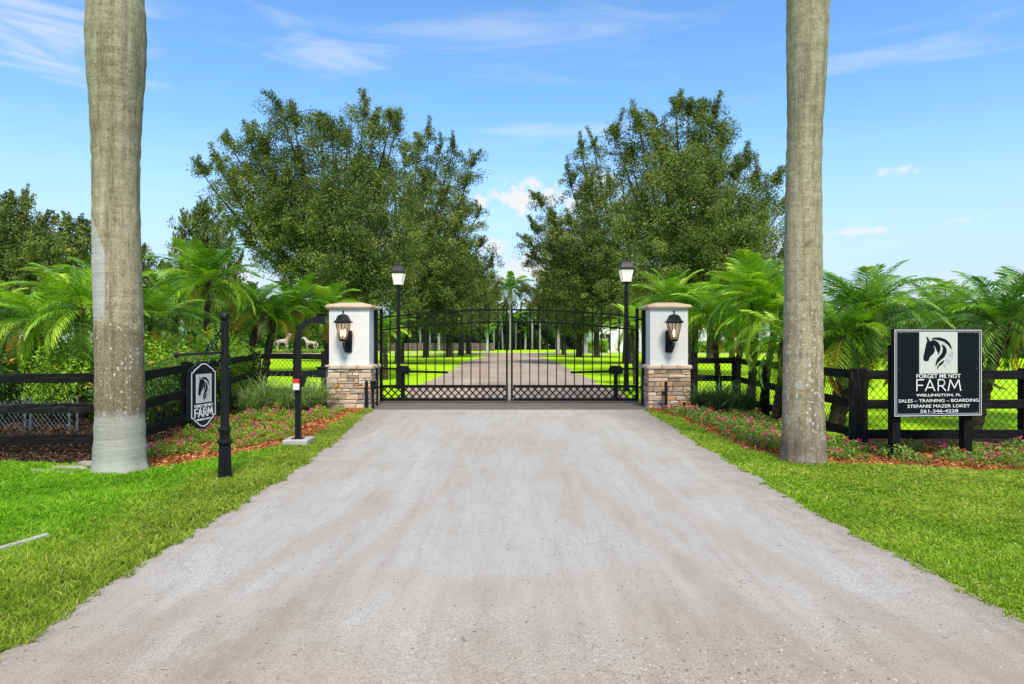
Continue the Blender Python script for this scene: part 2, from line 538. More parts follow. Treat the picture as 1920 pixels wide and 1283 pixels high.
M['chip'] = mat_leaf('chip', [(0.0, (.13, .040, .014)), (0.4, (.38, .135, .042)), (0.75, (.58, .25, .085)), (1.0, (.70, .42, .21))], 0.0, rough=.85, spec=.12)
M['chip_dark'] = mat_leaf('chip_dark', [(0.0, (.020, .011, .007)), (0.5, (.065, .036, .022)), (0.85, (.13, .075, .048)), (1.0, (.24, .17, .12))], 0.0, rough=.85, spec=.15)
M['pebble'] = mat_leaf('pebble', [(0.0, (.11, .095, .08)), (0.5, (.25, .225, .20)), (1.0, (.44, .41, .37))], 0.0, rough=.85, spec=.2)


def ground_mat():
    m, g, b = new_mat('lawn', 0.9, 0.1)
    p = worldco(g)
    n1 = g.noise(p, 0.12, 4)
    n2 = g.noise(p, 2.6, 5, 0.65)
    n3 = g.noise(g.mapping(p, (1, .35, 1)), 40, 4, 0.7)
    n4 = g.noise(p, .5, 5, .65)
    f = g.math('ADD', g.math('MULTIPLY', n1, 0.25), g.math('ADD', g.math('MULTIPLY', g.math('ADD', n2, n4), 0.22), g.math('MULTIPLY', n3, 0.38)))
    c = g.ramp(f, [(0.32, (.15, .35, .002)), (0.48, (.28, .52, .003)), (0.62, (.40, .63, .004)), (0.78, (.48, .66, .015))])
    g.set(b, 'Base Color', c)
    bump(g, b, n3, 0.6, 0.03)
    return m


def soil_lawn_mat():
    m, g, b = new_mat('front_turf', 0.95, 0.1)
    p = worldco(g)
    n2 = g.noise(p, 3.0, 5, 0.65)
    n3 = g.noise(p, 60, 4, 0.7)
    f = g.math('ADD', g.math('MULTIPLY', n2, 0.5), g.math('MULTIPLY', n3, 0.5))
    g.set(b, 'Base Color', g.ramp(f, [(0.35, (.10, .16, .010)), (0.55, (.19, .30, .015)), (0.7, (.28, .36, .03))]))
    bump(g, b, n3, 0.6, 0.02)
    return m


def mulch_mat(name, cols):
    m, g, b = new_mat(name, 0.95, 0.1)
    p = worldco(g)
    n2 = g.noise(g.mapping(p, (1, 2.3, 1), (0, 0, .6)), 38, 5, 0.7)
    n3 = g.noise(p, 4, 4)
    f = g.math('ADD', g.math('MULTIPLY', n2, 0.7), g.math('MULTIPLY', n3, 0.3))
    g.set(b, 'Base Color', g.ramp(f, [(0.35, cols[0]), (0.5, cols[1]), (0.68, cols[2])]))
    bump(g, b, n2, 0.8, 0.02)
    return m


def drive_mat():
    m, g, b = new_mat('drive_surface', 0.9, 0.18)
    p = worldco(g)
    sp = g.n('ShaderNodeSeparateXYZ', {0: p})
    x, y = sp.outputs[0], sp.outputs[1]
    # wheel tracks fan out slightly towards the street: streak coordinate
    fan = g.math('DIVIDE', x, g.math('ADD', 1.0, g.math('MULTIPLY', 0.02, y)))
    sv = g.n('ShaderNodeCombineXYZ', {0: fan, 1: g.math('MULTIPLY', y, 0.085), 2: 0.0}).outputs[0]
    st1 = g.noise(sv, 2.3, 7, 0.62, 0.25)
    st2 = g.noise(sv, 11.0, 5, 0.62, 0.1)
    big = g.noise(p, 0.55, 5, 0.6, 0.3)
    mid = g.noise(p, 5.0, 6, 0.65)
    fine = g.noise(p, 140, 3, 0.75)
    grain = g.n('ShaderNodeTexVoronoi', {'Vector': p, 'Scale': 75.0}).outputs['Distance']
    base = g.ramp(g.math('ADD', g.math('MULTIPLY', st1, 0.55), g.math('MULTIPLY', big, 0.45)),
                  [(0.33, (.285, .258, .232)), (0.46, (.335, .317, .298)), (0.58, (.37, .356, .342)), (0.7, (.405, .394, .382))])
    # browner, looser dirt near the street
    dirt = g.n('ShaderNodeMapRange', {0: g.math('ADD', y, g.math('MULTIPLY', g.math('SUBTRACT', big, 0.5), 5.0)), 1: 4.8, 2: 2.5, 3: 0.0, 4: 0.78}, interpolation_type='SMOOTHSTEP').outputs[0]
    base = g.mix(dirt, base, g.ramp(g.math('ADD', g.math('MULTIPLY', st1, .5), g.math('MULTIPLY', mid, .5)), [(0.35, (.24, .192, .150)), (0.52, (.315, .264, .220)), (0.68, (.375, .336, .298))]))
    edge = g.n('ShaderNodeMapRange', {0: g.math('ADD', g.math('ABSOLUTE', x), g.math('MULTIPLY', g.math('SUBTRACT', mid, .5), 0.9)), 1: 2.05, 2: 2.75, 3: 0.0, 4: 0.55}, interpolation_type='SMOOTHSTEP').outputs[0]
    base = g.mix(edge, base, (.235, .19, .155))
    base = g.mix(g.math('MULTIPLY', g.ramp(st2, [(0.50, 0.0), (0.70, 1.0)]), 0.26), base, (.19, .162, .138))
    base = g.mix(g.math('MULTIPLY', g.ramp(st2, [(0.30, 1.0), (0.44, 0.0)]), 0.28), base, (.40, .395, .385))
    base = g.mix(g.math('MULTIPLY', g.ramp(mid, [(0.5, 0.0), (0.72, 1.0)]), 0.22), base, (.22, .195, .17))
    speck = g.ramp(fine, [(0.34, 0.50), (0.45, 0.94), (0.54, 1.0), (0.66, 1.32)])
    base = g.mix(0.8, base, speck, 'MULTIPLY')
    pit = g.ramp(g.noise(p, 26, 2, .5), [(0.26, 0.55), (0.31, 1.0)])
    base = g.mix(1.0, base, pit, 'MULTIPLY')
    vg = g.n('ShaderNodeTexVoronoi', {'Vector': p, 'Scale': 95.0})
    vr = g.n('ShaderNodeSeparateColor', {0: vg.outputs['Color']}).outputs[0]
    # crushed stone lies bare in patches
    bare = g.n('ShaderNodeMapRange', {0: g.math('ADD', big, g.math('MULTIPLY', dirt, .16)), 1: 0.50, 2: 0.62, 3: 0.10, 4: 0.55}, interpolation_type='SMOOTHSTEP').outputs[0]
    base = g.mix(bare, base, g.ramp(vr, [(0.0, .62), (0.5, 1.0), (.85, 1.08), (1.0, 1.4)]), 'MULTIPLY')
    # faint curved tyre tracks swinging in from the street
    for cx_, bend, ww in ((-1.15, .055, .16), (-.62, .05, .13), (.75, -.045, .15), (1.35, -.05, .17)):
        yy = g.math('SUBTRACT', 9.0, y)
        off = g.math('MULTIPLY', g.math('MULTIPLY', yy, yy), -bend * .45)
        dxx = g.math('ABSOLUTE', g.math('SUBTRACT', x, g.math('ADD', off, cx_)))
        tr_ = g.n('ShaderNodeMapRange', {0: g.math('ADD', dxx, g.math('MULTIPLY', g.math('SUBTRACT', mid, .5), .22)), 1: ww, 2: ww * .3, 3: 0.0, 4: 1.0}, interpolation_type='SMOOTHSTEP').outputs[0]
        tr_ = g.math('MULTIPLY', tr_, g.n('ShaderNodeMapRange', {0: y, 1: 8.5, 2: 4.0, 3: 0.0, 4: .30}).outputs[0])
        base = g.mix(tr_, base, (.225, .185, .15))
    g.set(b, 'Base Color', base)
    h = g.math('ADD', g.math('ADD', g.math('MULTIPLY', fine, 0.5), g.math('MULTIPLY', grain, 0.5)), g.math('ADD', g.math('MULTIPLY', st2, 0.8), g.math('MULTIPLY', mid, 0.5)))
    bump(g, b, h, 0.55, 0.008)
    return m


def gravel_mat():
    m, g, b = new_mat('gravel_surface', 0.92, 0.15)
    p = worldco(g)
    big = g.noise(p, 0.35, 5)
    fine = g.noise(p, 18, 4, 0.75)
    st = g.noise(g.mapping(p, (1.2, .06, 1)), 1.2, 4)
    f = g.math('ADD', g.math('MULTIPLY', big, 0.35), g.math('ADD', g.math('MULTIPLY', fine, 0.4), g.math('MULTIPLY', st, 0.3)))
    g.set(b, 'Base Color', g.ramp(f, [(0.36, (.19, .142, .108)), (0.5, (.315, .25, .205)), (0.66, (.43, .36, .305))]))
    bump(g, b, fine, 0.7, 0.03)
    return m


def apron_mat():
    m, g, b = new_mat('apron_asphalt', 0.85, 0.25)
    p = worldco(g)
    n = g.noise(g.mapping(p, (.5, 2.5, 1)), 2.5, 6)
    fine = g.noise(p, 90, 3, .7)
    f = g.math('ADD', g.math('MULTIPLY', n, .6), g.math('MULTIPLY', fine, .4))
    g.set(b, 'Base Color', g.ramp(f, [(0.35, (.088, .076, .068)), (0.6, (.15, .133, .12))]))
    bump(g, b, fine, 0.4, 0.006)
    return m


def royal_trunk_mat(name, base_paint, patch, spots):
    """grey ringed palm bark with lichen, moss green and stains"""
    m, g, b = new_mat(name, 0.85, 0.2)
    p = objco(g)
    sp = g.n('ShaderNodeSeparateXYZ', {0: p})
    x, y, z = sp.outputs
    rings = g.noise(g.mapping(p, (.8, .8, 26)), 1.6, 5, 0.7, 0.3)
    vert = g.noise(g.mapping(p, (16, 16, .7)), 1.2, 6, 0.65)
    big = g.noise(p, 1.6, 5, 0.6)
    fine = g.noise(p, 55, 4, 0.75)
    midn = g.noise(p, 11, 6, .7, .4)
    f = g.math('ADD', g.math('ADD', g.math('MULTIPLY', rings, 0.15), g.math('MULTIPLY', vert, 0.12)), g.math('ADD', g.math('ADD', g.math('MULTIPLY', big, .15), g.math('MULTIPLY', midn, 0.32)), g.math('MULTIPLY', fine, 0.32)))
    c = g.ramp(f, [(0.40, (.050, .036, .020)), (0.475, (.225, .178, .108)), (0.545, (.335, .278, .18)), (0.64, (.45, .39, .275))])
    # greener towards the top of the trunk
    zt = g.n('ShaderNodeMapRange', {0: g.math('ADD', z, g.math('MULTIPLY', g.math('SUBTRACT', big, .5), 1.5)), 1: 2.2, 2: 4.6, 3: 0.0, 4: 0.6}).outputs[0]
    c = g.mix(zt, c, g.ramp(f, [(0.40, (.060, .056, .033)), (0.50, (.195, .19, .122)), (0.63, (.35, .342, .245))]))
    stain = g.math('MULTIPLY', g.ramp(g.noise(g.mapping(p, (9, 9, .55)), 1.5, 6, .7), [(0.46, 0.0), (0.66, 1.0)]), .62)
    c = g.mix(stain, c, (.085, .064, .040))
    pale = g.math('MULTIPLY', g.ramp(g.noise(g.mapping(p, (7, 7, .8), (0, 0, 1)), 1.7, 6, .7), [(0.52, 0.0), (0.68, 1.0)]), .5)
    c = g.mix(pale, c, (.40, .37, .30))
    c = g.mix(.55, c, g.ramp(g.noise(p, 120, 3, .8), [(0.33, .45), (0.47, 1.0), (.56, 1.0), (0.70, 1.35)]), 'MULTIPLY')
    # dark flecks in rings
    fl = g.math('MULTIPLY', g.ramp(g.noise(g.mapping(p, (26, 26, 60)), 1.0, 3, .6), [(0.62, 0.0), (0.68, 1.0)]), g.ramp(big, [(0.45, 0.1), (0.6, 0.9)]))
    c = g.mix(fl, c, (.05, .04, .03))
    # lichen spots, mostly on the lower trunk
    vo = g.n('ShaderNodeTexVoronoi', {'Vector': g.mapping(p, (1, 1, .8)), 'Scale': 30.0, 'Randomness': 1.0})
    ra = g.n('ShaderNodeSeparateColor', {0: vo.outputs['Color']}).outputs[0]
    rad = g.math('MULTIPLY', g.math('POWER', ra, 2.2), spots)
    sm = g.math('LESS_THAN', g.math('ADD', vo.outputs['Distance'], g.math('MULTIPLY', g.math('SUBTRACT', fine, .5), .45)), rad)
    zl = g.n('ShaderNodeMapRange', {0: z, 1: 3.0, 2: 1.3, 3: 0.0, 4: 0.85}).outputs[0]
    c = g.mix(g.math('MULTIPLY', sm, zl), c, (.50, .48, .42))
    vo2 = g.n('ShaderNodeTexVoronoi', {'Vector': p, 'Scale': 5.0})
    sm2 = g.math('LESS_THAN', g.math('ADD', vo2.outputs['Distance'], g.math('ADD', g.math('MULTIPLY', g.math('SUBTRACT', fine, .5), .5), g.math('MULTIPLY', g.math('SUBTRACT', midn, .5), .9))), g.math('MULTIPLY', g.n('ShaderNodeSeparateColor', {0: vo2.outputs['Color']}).outputs[1], spots * .55))
    zl2 = g.n('ShaderNodeMapRange', {0: z, 1: 1.6, 2: .5, 3: 0.0, 4: 0.75}).outputs[0]
    c = g.mix(g.math('MULTIPLY', sm2, zl2), c, (.47, .46, .42))
    if patch:
        # a smooth pale strip where an old leaf sheath fell away
        e = g.math('ADD', g.math('ADD', g.math('MULTIPLY', x, .866), g.math('MULTIPLY', y, .5)), g.math('ADD', .035, g.math('MULTIPLY', g.math('SUBTRACT', midn, 0.5), 0.05)))
        pm = g.math('MULTIPLY', g.n('ShaderNodeMapRange', {0: e, 1: -0.112, 2: -0.130, 3: 0.0, 4: 1.0}).outputs[0],
                    g.math('MULTIPLY', g.math('GREATER_THAN', g.math('ADD', z, g.math('MULTIPLY', g.math('SUBTRACT', midn, .5), .5)), 1.76), g.math('LESS_THAN', g.math('ADD', z, g.math('MULTIPLY', e, 3.2)), 2.12)))
        c = g.mix(g.math('MULTIPLY', pm, .8), c, g.ramp(g.math('ADD', g.math('MULTIPLY', rings, .5), g.math('MULTIPLY', fine, .5)), [(0.36, (.27, .255, .25)), (0.56, (.44, .43, .44))]))
    if base_paint:
        # rough brown lichened band, then pale grey root flare
        e = g.math('ADD', z, g.math('MULTIPLY', g.math('SUBTRACT', big, 0.5), 0.14))
        e = g.math('ADD', e, g.math('ADD', g.math('MULTIPLY', g.math('SUBTRACT', fine, 0.5), 0.07), g.math('MULTIPLY', g.math('SUBTRACT', midn, 0.5), 0.22)))
        band = g.n('ShaderNodeMapRange', {0: e, 1: 1.72, 2: 1.62, 3: 0.0, 4: 0.62}).outputs[0]
        c = g.mix(band, c, g.ramp(g.math('ADD', g.math('MULTIPLY', vert, .45), g.math('MULTIPLY', fine, .55)), [(0.36, (.035, .024, .014)), (0.5, (.15, .112, .07)), (0.62, (.30, .26, .19))]))
        c = g.mix(g.math('MULTIPLY', sm, band), c, (.58, .56, .50))
        low = g.n('ShaderNodeMapRange', {0: e, 1: .72, 2: .60, 3: 0.0, 4: 0.95}).outputs[0]
        c = g.mix(low, c, g.ramp(g.math('ADD', g.math('MULTIPLY', rings, .35), g.math('ADD', g.math('MULTIPLY', big, .35), g.math('MULTIPLY', fine, .3))), [(0.34, (.17, .155, .125)), (0.48, (.33, .32, .28)), (0.62, (.43, .425, .385))]))
    else:
        low = g.n('ShaderNodeMapRange', {0: g.math('ADD', z, g.math('MULTIPLY', g.math('SUBTRACT', big, 0.5), 0.5)), 1: .55, 2: .2, 3: 0.0, 4: 0.6}).outputs[0]
        c = g.mix(low, c, (.11, .072, .058))
    g.set(b, 'Base Color', c)
    h = g.math('ADD', g.math('MULTIPLY', rings, 0.45), g.math('ADD', g.math('MULTIPLY', fine, 0.5), g.math('MULTIPLY', midn, .6)))
    bump(g, b, h, 0.55, 0.012)
    return m


M['lawn'] = ground_mat()
M['front_turf'] = soil_lawn_mat()
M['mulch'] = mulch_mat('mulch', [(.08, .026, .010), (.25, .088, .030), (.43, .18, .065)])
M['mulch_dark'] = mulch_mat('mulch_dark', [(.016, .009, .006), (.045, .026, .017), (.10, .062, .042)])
M['drive'] = drive_mat()
M['gravel'] = gravel_mat()
M['apron'] = apron_mat()
M['royal_left'] = royal_trunk_mat('royal_left', True, True, .42)
M['royal_right'] = royal_trunk_mat('royal_right', False, False, .50)


def glass_mat(name, col, rough=0.08, emis=None):
    m, g, b = new_mat(name, rough, 0.5)
    b.inputs['Base Color'].default_value = (*col, 1)
    b.inputs['Transmission Weight'].default_value = 0.9
    b.inputs['IOR'].default_value = 1.15
    return m


M['lamp_glass'] = glass_mat('lamp_glass', (.86, .80, .70), 0.18)


def frosted():
    m, g, b = new_mat('frosted_glass', .35, .5)
    b.inputs['Base Color'].default_value = (.78, .77, .72, 1)
    t = g.n('ShaderNodeBsdfTranslucent', {'Color': (.85, .83, .76, 1)})
    ms = g.n('ShaderNodeMixShader', {0: .45, 1: b.outputs[0], 2: t.outputs[0]})
    g.set(m.node_tree.nodes['Material Output'], 'Surface', ms)
    return m


M['frosted'] = frosted()
fb_ = M['frosted'].node_tree.nodes['Principled BSDF']
fb_.inputs['Emission Color'].default_value = (1, .95, .82, 1)
fb_.inputs['Emission Strength'].default_value = .16
mb_, gb_, bb_ = new_mat('lit_bulb', .4, .3)
bb_.inputs['Base Color'].default_value = (.9, .7, .4, 1)
bb_.inputs['Emission Color'].default_value = (1.0, .58, .22, 1)
bb_.inputs['Emission Strength'].default_value = 4.0
M['bulb'] = mb_
# ------------------------------------------------------------------ the setting: ground sheets
def grid_sheet(name, x0, x1, y0, y1, z, m):
    return sheet(name, [(x0, y0), (x1, y0), (x1, y1), (x0, y1)], z, m)


grid_sheet('ground', -900, 900, -60, 1500, 0.0, M['lawn'])

DRIVE_L = [(-2.4, -12), (-2.4, 2.5), (-2.41, 3.2), (-2.46, 4.43), (-2.52, 5.8), (-2.52, 7.0), (-2.53, 8.0), (-2.60, 9.2), (-2.70, 10.7), (-2.93, 13.0), (-3.05, 14.2), (-3.06, 15.1)]
DRIVE_R = [(2.92, 15.1), (2.86, 13.0), (2.83, 11.7), (2.73, 9.2), (2.68, 7.15), (2.64, 5.9), (2.68, 5.05), (2.70, 4.33), (2.76, 3.6), (2.8, 2.5), (2.8, -12)]
dl = rough_line(DRIVE_L, .06, .06, 3, 9)
dr = rough_line(DRIVE_R, .06, .06, 4, 9)
sheet('driveway', dl + dr, 0.014, M['drive'])
sheet('gate_apron', [(-3.15, 15.02), (3.03, 15.02), (3.2, 17.6), (-3.35, 17.6)], 0.018, M['apron'])

MUL_L = [(-14, 8.75), (-6.36, 8.48), (-4.95, 8.12), (-4.25, 7.98), (-3.9, 8.2), (-3.68, 8.85), (-3.28, 9.6), (-3.05, 10.3), (-3.2, 12.3), (-3.33, 14.2), (-3.15, 15.25)]
MUL_R = [(2.97, 14.95), (3.28, 13.3), (3.25, 11.2), (3.25, 9.6), (3.45, 8.7), (3.9, 8.4), (4.54, 8.3), (5.16, 7.95), (5.94, 7.92), (13, 7.92)]
ml = rough_line(MUL_L, .1, .07, 5)
mr = rough_line(MUL_R, .1, .07, 6)
# brown mulch by the roadside, darker shredded mulch along and behind the left fence
bed_left = [p for p in ml if p[0] > -5.0] + [(-3.15, 16.3), (-4.0, 16.3), (-5.9, 15.9), (-5.6, 13.4), (-5.34, 11.2), (-5.15, 9.05), (-5.05, 8.2)]
sheet('mulch_bed', bed_left, 0.008, M['mulch'])
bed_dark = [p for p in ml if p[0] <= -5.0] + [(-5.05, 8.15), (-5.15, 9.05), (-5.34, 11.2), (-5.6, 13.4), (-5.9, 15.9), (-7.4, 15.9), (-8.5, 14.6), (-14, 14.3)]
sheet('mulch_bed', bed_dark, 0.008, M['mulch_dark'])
bed_right = mr + [(13, 9.75), (4.95, 9.75), (5.1, 12.6), (5.3, 15.7), (4.0, 16.2), (3.1, 16.2)]
sheet('mulch_bed', bed_right, 0.008, M['mulch'])
grid_sheet('mulch_bed', 5.2, 13, 9.75, 10.6, 0.006, M['mulch_dark'])

TURF_L = [(-14, -6)] + [(-2.35, -6)] + [(x + .1, y) for x, y in dl if y > -6 and y < 15.2] + list(reversed(ml))
TURF_R = [(2.75, -6), (14, -6)] + list(reversed(mr)) + [(x - .1, y) for x, y in dr if y < 15.2 and y > -6]
sheet('front_lawn', TURF_L, 0.004, M['front_turf'])
sheet('front_lawn', TURF_R, 0.004, M['front_turf'])
# a dark strip of bare turf edge along the drive
inner = rough_line([(-3.3, 17.5), (-3.15, 24), (-3.25, 34), (-3.5, 50), (-3.2, 60), (-2.7, 74), (-6, 85), (-14, 87.5)], .5, .22, 8)
inner2 = rough_line([(14, 87.5), (6, 85), (2.7, 73), (3.1, 60), (3.25, 50), (3.1, 34), (3.15, 24), (3.15, 17.5)], .5, .22, 9)
sheet('gravel_road', inner + [(-45, 88.5), (-45, 95.5), (45, 95.5), (45, 88.5)] + inner2, 0.004, M['gravel'])
for x, y in [(-7.6, 30), (-7.7, 48), (7.7, 30), (8.1, 48.5)]:
    a = [(x + 1.5 * math.cos(t * PI / 14) * random.uniform(.9, 1.15), y + 1.3 * math.sin(t * PI / 14) * random.uniform(.9, 1.15)) for t in range(28)]
    sheet('mulch_ring', a, 0.008, M['mulch_dark'])

# ------------------------------------------------------------------ gate pillars
def stone_mesh(w, h, d, rg):
    """a rough split-face stone, w along x, h along z, its face at -d"""
    bm = bmesh.new()
    vs = []
    j = lambda s: rg.uniform(-s, s)
    for y in (0, -d):
        for (x, z) in [(-w / 2, -h / 2), (w / 2, -h / 2), (w / 2, h / 2), (-w / 2, h / 2)]:
            if y:
                vs.append(bm.verts.new((x + j(.006), y + j(.008), z + j(.005))))
            else:
                vs.append(bm.verts.new((x, y, z)))
    a, b = vs[:4], vs[4:]
    ctr = bm.verts.new((j(w * .2), -d - rg.uniform(0.002, .012), j(h * .2)))
    for i in range(4):
        bm.faces.new((b[i], b[(i + 1) % 4], ctr))
        bm.faces.new((a[i], a[(i + 1) % 4], b[(i + 1) % 4], b[i]))
    bm.faces.new(a[::-1])
    bmesh.ops.recalc_face_normals(bm, faces=bm.faces)
    ed = [e for e in bm.edges if ctr not in e.verts and (e.verts[0] in b or e.verts[1] in b)]
    bmesh.ops.bevel(bm, geom=ed, offset=.007, segments=1, affect='EDGES')
    me = bpy.data.meshes.new('stone')
    bm.to_mesh(me)
    bm.free()
    return me


def stone_rows(W, H, rg):
    """a ledgestone layout: (x, z, w, h) rectangles filling W x H"""
    out = []
    z = 0
    while z < H - .02:
        h = rg.choice([.066, .085, .105, .125, .14])
        if H - z - h < .05:
            h = H - z
        x = 0
        while x < W - .01:
            w = rg.choice([.12, .17, .22, .28, .34, .40]) * rg.uniform(.85, 1.15)
            if W - x - w < .09:
                w = W - x
            if h > .10 and w > .2 and rg.random() < .45:
                k = rg.uniform(.38, .62) * h
                q = rg.uniform(.4, .6) * w
                if rg.random() < .5:
                    out += [(x, z, w, k), (x, z + k, w, h - k)]
                else:
                    out += [(x, z, w, k), (x, z + k, q, h - k), (x + q, z + k, w - q, h - k)]
            else:
                out.append((x, z, w, h))
            x += w
        z += h
    return out


def pillar(x0, x1, y0, y1, label, seed, weights, inner):
    """x0..x1, y0..y1 is the white shaft; the stone base stands 50 mm proud"""
    rg = random.Random(seed)
    cx, cy = (x0 + x1) / 2, (y0 + y1) / 2
    t = thing('gate_pillar', label, 'gate pillar', (cx, cy, 0), 0, 'white and stone gate pillars')
    hw, hd = (x1 - x0) / 2, (y1 - y0) / 2
    H = .885
    core = obj('stone_base', MB().box((0, 0, H / 2 - .03), (2 * hw + .02, 2 * hd + .02, H + .06)), M['mortar'], t)
    e = .010
    faces = [((-hw - .05, -hd - e), 0, 2 * hw + .1), ((hw + e, -hd - .0), PI / 2, 2 * hd), ((hw + .05, hd + e), PI, 2 * hw + .1), ((-hw - e, hd), -PI / 2, 2 * hd)]
    for (ox, oy), rz, W in faces:
        for (x, z, w, h) in stone_rows(W, H, rg):
            d = .040 + rg.uniform(-.012, .010)
            me = stone_mesh(w - .010, h - .010, d, rg)
            me.materials.append(rg.choices(STONES, weights)[0])
            px, pz = x + w / 2, z + h / 2
            o = bpy.data.objects.new('stone', me)
            o.location = (ox + px * math.cos(rz), oy + px * math.sin(rz), pz)
            o.rotation_euler = (0, 0, rz)
            link(o, core)
    # rounded ledge, in three stones to a side
    lw, ld = hw + .085, hd + .085
    for (ax, ay, sx, sy) in [(0, -ld + .06, 2 * lw, .12), (0, ld - .06, 2 * lw, .12), (-lw + .06, 0, .12, 2 * ld - .24), (lw - .06, 0, .12, 2 * ld - .24)]:
        n = 3 if sx > sy else 2
        for k in range(n):
            L = (sx if sx > sy else sy) / n
            off = (k - (n - 1) / 2) * L
            c = (ax + off, ay, H + .05) if sx > sy else (ax, ay + off, H + .05)
            s = (L - .006, sy - .002, .10) if sx > sy else (sx - .002, L - .006, .10)
            obj('ledge_stone', MB().box((0, 0, 0), s), M['ledge_stone'], t, c, bevel=.024)
    # painted block shaft
    z0, z1 = H + .095, 2.235
    sh = obj('shaft', MB().box((0, 0, (z0 + z1) / 2), (2 * hw - .012, 2 * hd - .012, z1 - z0)), M['white_paint'], t)
    nrow = 8
    rh = (z1 - z0) / nrow
    T = .03
    for (ox, oy), rz, W in [((-hw, -hd), 0, 2 * hw), ((hw, -hd + T), PI / 2, 2 * hd - 2 * T), ((hw, hd), PI, 2 * hw), ((-hw, hd - T), -PI / 2, 2 * hd - 2 * T)]:
        for r in range(nrow):
            cuts = [0, W * .33, W * .67, W] if r % 2 else [0, W * .5, W]
            for a, b in zip(cuts, cuts[1:]):
                me = MB().box((0, T / 2, 0), (b - a - .0016, T, rh - .0016)).mesh('brick')
                o = obj('brick', me, M['white_paint'], sh, (ox + (a + b) / 2 * math.cos(rz), oy + (a + b) / 2 * math.sin(rz), z0 + rh * (r + .5) + 0), (0, 0, rz), bevel=.0014)
                k = rg.uniform(-.0006, .0006)
                o.location.x += math.sin(rz) * k
                o.location.y -= math.cos(rz) * k
    # cap: moulded slab with a low hipped top
    b = MB()
    prof = [(hw + .02, 2.236), (hw + .055, 2.25), (hw + .075, 2.285), (hw + .068, 2.315), (hw + .04, 2.335), (hw - .20, 2.395), (.02, 2.405)]
    dd = hd - hw
    vs, fs = [], []
    for r, z in prof:
        vs += [(-r, -r - dd, z), (r, -r - dd, z), (r, r + dd, z), (-r, r + dd, z)]
    for i in range(len(prof) - 1):
        for k in range(4):
            k2 = (k + 1) % 4
            fs.append((i * 4 + k, i * 4 + k2, i * 4 + 4 + k2, i * 4 + 4 + k))
    fs += [(3, 2, 1, 0), tuple(len(vs) - 4 + k for k in range(4))]
    b.add(vs, fs)
    obj('cap', b, M['cap_stone'], t, bevel=.008)
    # black steel gate post let into the inner face
    s = inner
    obj('hinge_post', MB().box((s * (hw + .045), .10, 1.12), (.075, .09, 2.232)).box((s * (hw + .10), .10, 2.02), (.10, .04, .04)).box((s * (hw + .10), .10, .45), (.10, .04, .04)), M['gate_metal'], t)
    return t


pillar(-4.10, -3.20, 15.30, 16.20, 'white block gate pillar on a mixed grey and cream stone base, beside the keypad post', 11, [5, 5, 4, 1.6, 2, 3], 1)
pillar(3.096, 3.945, 15.30, 16.20, 'white block gate pillar on a tan and brown stone base, beside the large board sign', 23, [2, 2, 5, 2, 4.5, 3], -1)


# ------------------------------------------------------------------ wall lanterns on the pillars
def lantern_body(t, z0, k=1.0, seg=4, rot=PI / 4, glass='lamp_glass', r_top=.15, r_bot=.085, h=.33, roof_r=.20, bars=True):
    """tapered lantern: base dish at z0, glass, roof; origin on its axis"""
    bm = MB().lathe([(r_bot * .55, z0 - .05), (r_bot * .9, z0 - .035), (r_bot * 1.12, z0 - .01), (r_bot * 1.12, z0)], seg, off=rot)
    obj('lantern_base', bm, M['black_metal'], t)
    for i in range(seg):
        a0, a1 = rot + 2 * PI * i / seg, rot + 2 * PI * (i + 1) / seg
        p = [Vector((r * math.cos(a), r * math.sin(a), z)) for (r, a, z) in [(r_bot, a0, z0), (r_bot, a1, z0), (r_top, a1, z0 + h), (r_top, a0, z0 + h)]]
        c = sum(p, Vector()) / 4
        nrm = (p[1] - p[0]).cross(p[3] - p[0]).normalized()
        q = [c + (v - c) * .965 for v in p]
        obj('pane', MB().add([v - nrm * .002 for v in q] + [v + nrm * .002 for v in q], [(3, 2, 1, 0), (4, 5, 6, 7), (0, 1, 5, 4), (1, 2, 6, 5), (2, 3, 7, 6), (3, 0, 4, 7)]), M[glass], t)
        obj('glazing_bar', MB().tube([p[0] * 1.01, p[3] * 1.01], .0095, 5), M['black_metal'], t)
        if bars:
            obj('glazing_bar', MB().tube([(p[0] + p[1]) / 2, (p[2] + p[3]) / 2], .006, 4), M['black_metal'], t)
    rim = MB()
    for i in range(seg):
        a0, a1 = rot + 2 * PI * i / seg, rot + 2 * PI * (i + 1) / seg
        rim.tube([(r_top * math.cos(a0), r_top * math.sin(a0), z0 + h), (r_top * math.cos(a1), r_top * math.sin(a1), z0 + h)], .012, 4)
    obj('rim', rim, M['black_metal'], t)
    zz = z0 + h
    H = roof_r * .92
    roof = MB().lathe([(roof_r, zz + .002), (roof_r * 1.02, zz + .012), (roof_r * .93, zz + .03), (roof_r * .80, zz + H * .22), (roof_r * .66, zz + H * .48), (roof_r * .56, zz + H * .70), (roof_r * .42, zz + H * .83), (roof_r * .2, zz + H * .90), (.02, zz + H * .93)], seg if seg > 4 else 4, off=rot)
    rf = obj('roof', roof, M['black_metal'], t)
    obj('finial', MB().lathe([(.022, zz + H * .9), (.012, zz + H * .97), (.012, zz + H * 1.05), (.024, zz + H * 1.13), (.024, zz + H * 1.2), (.012, zz + H * 1.28), (.003, zz + H * 1.33)], 8), M['black_metal'], rf, smooth=True)


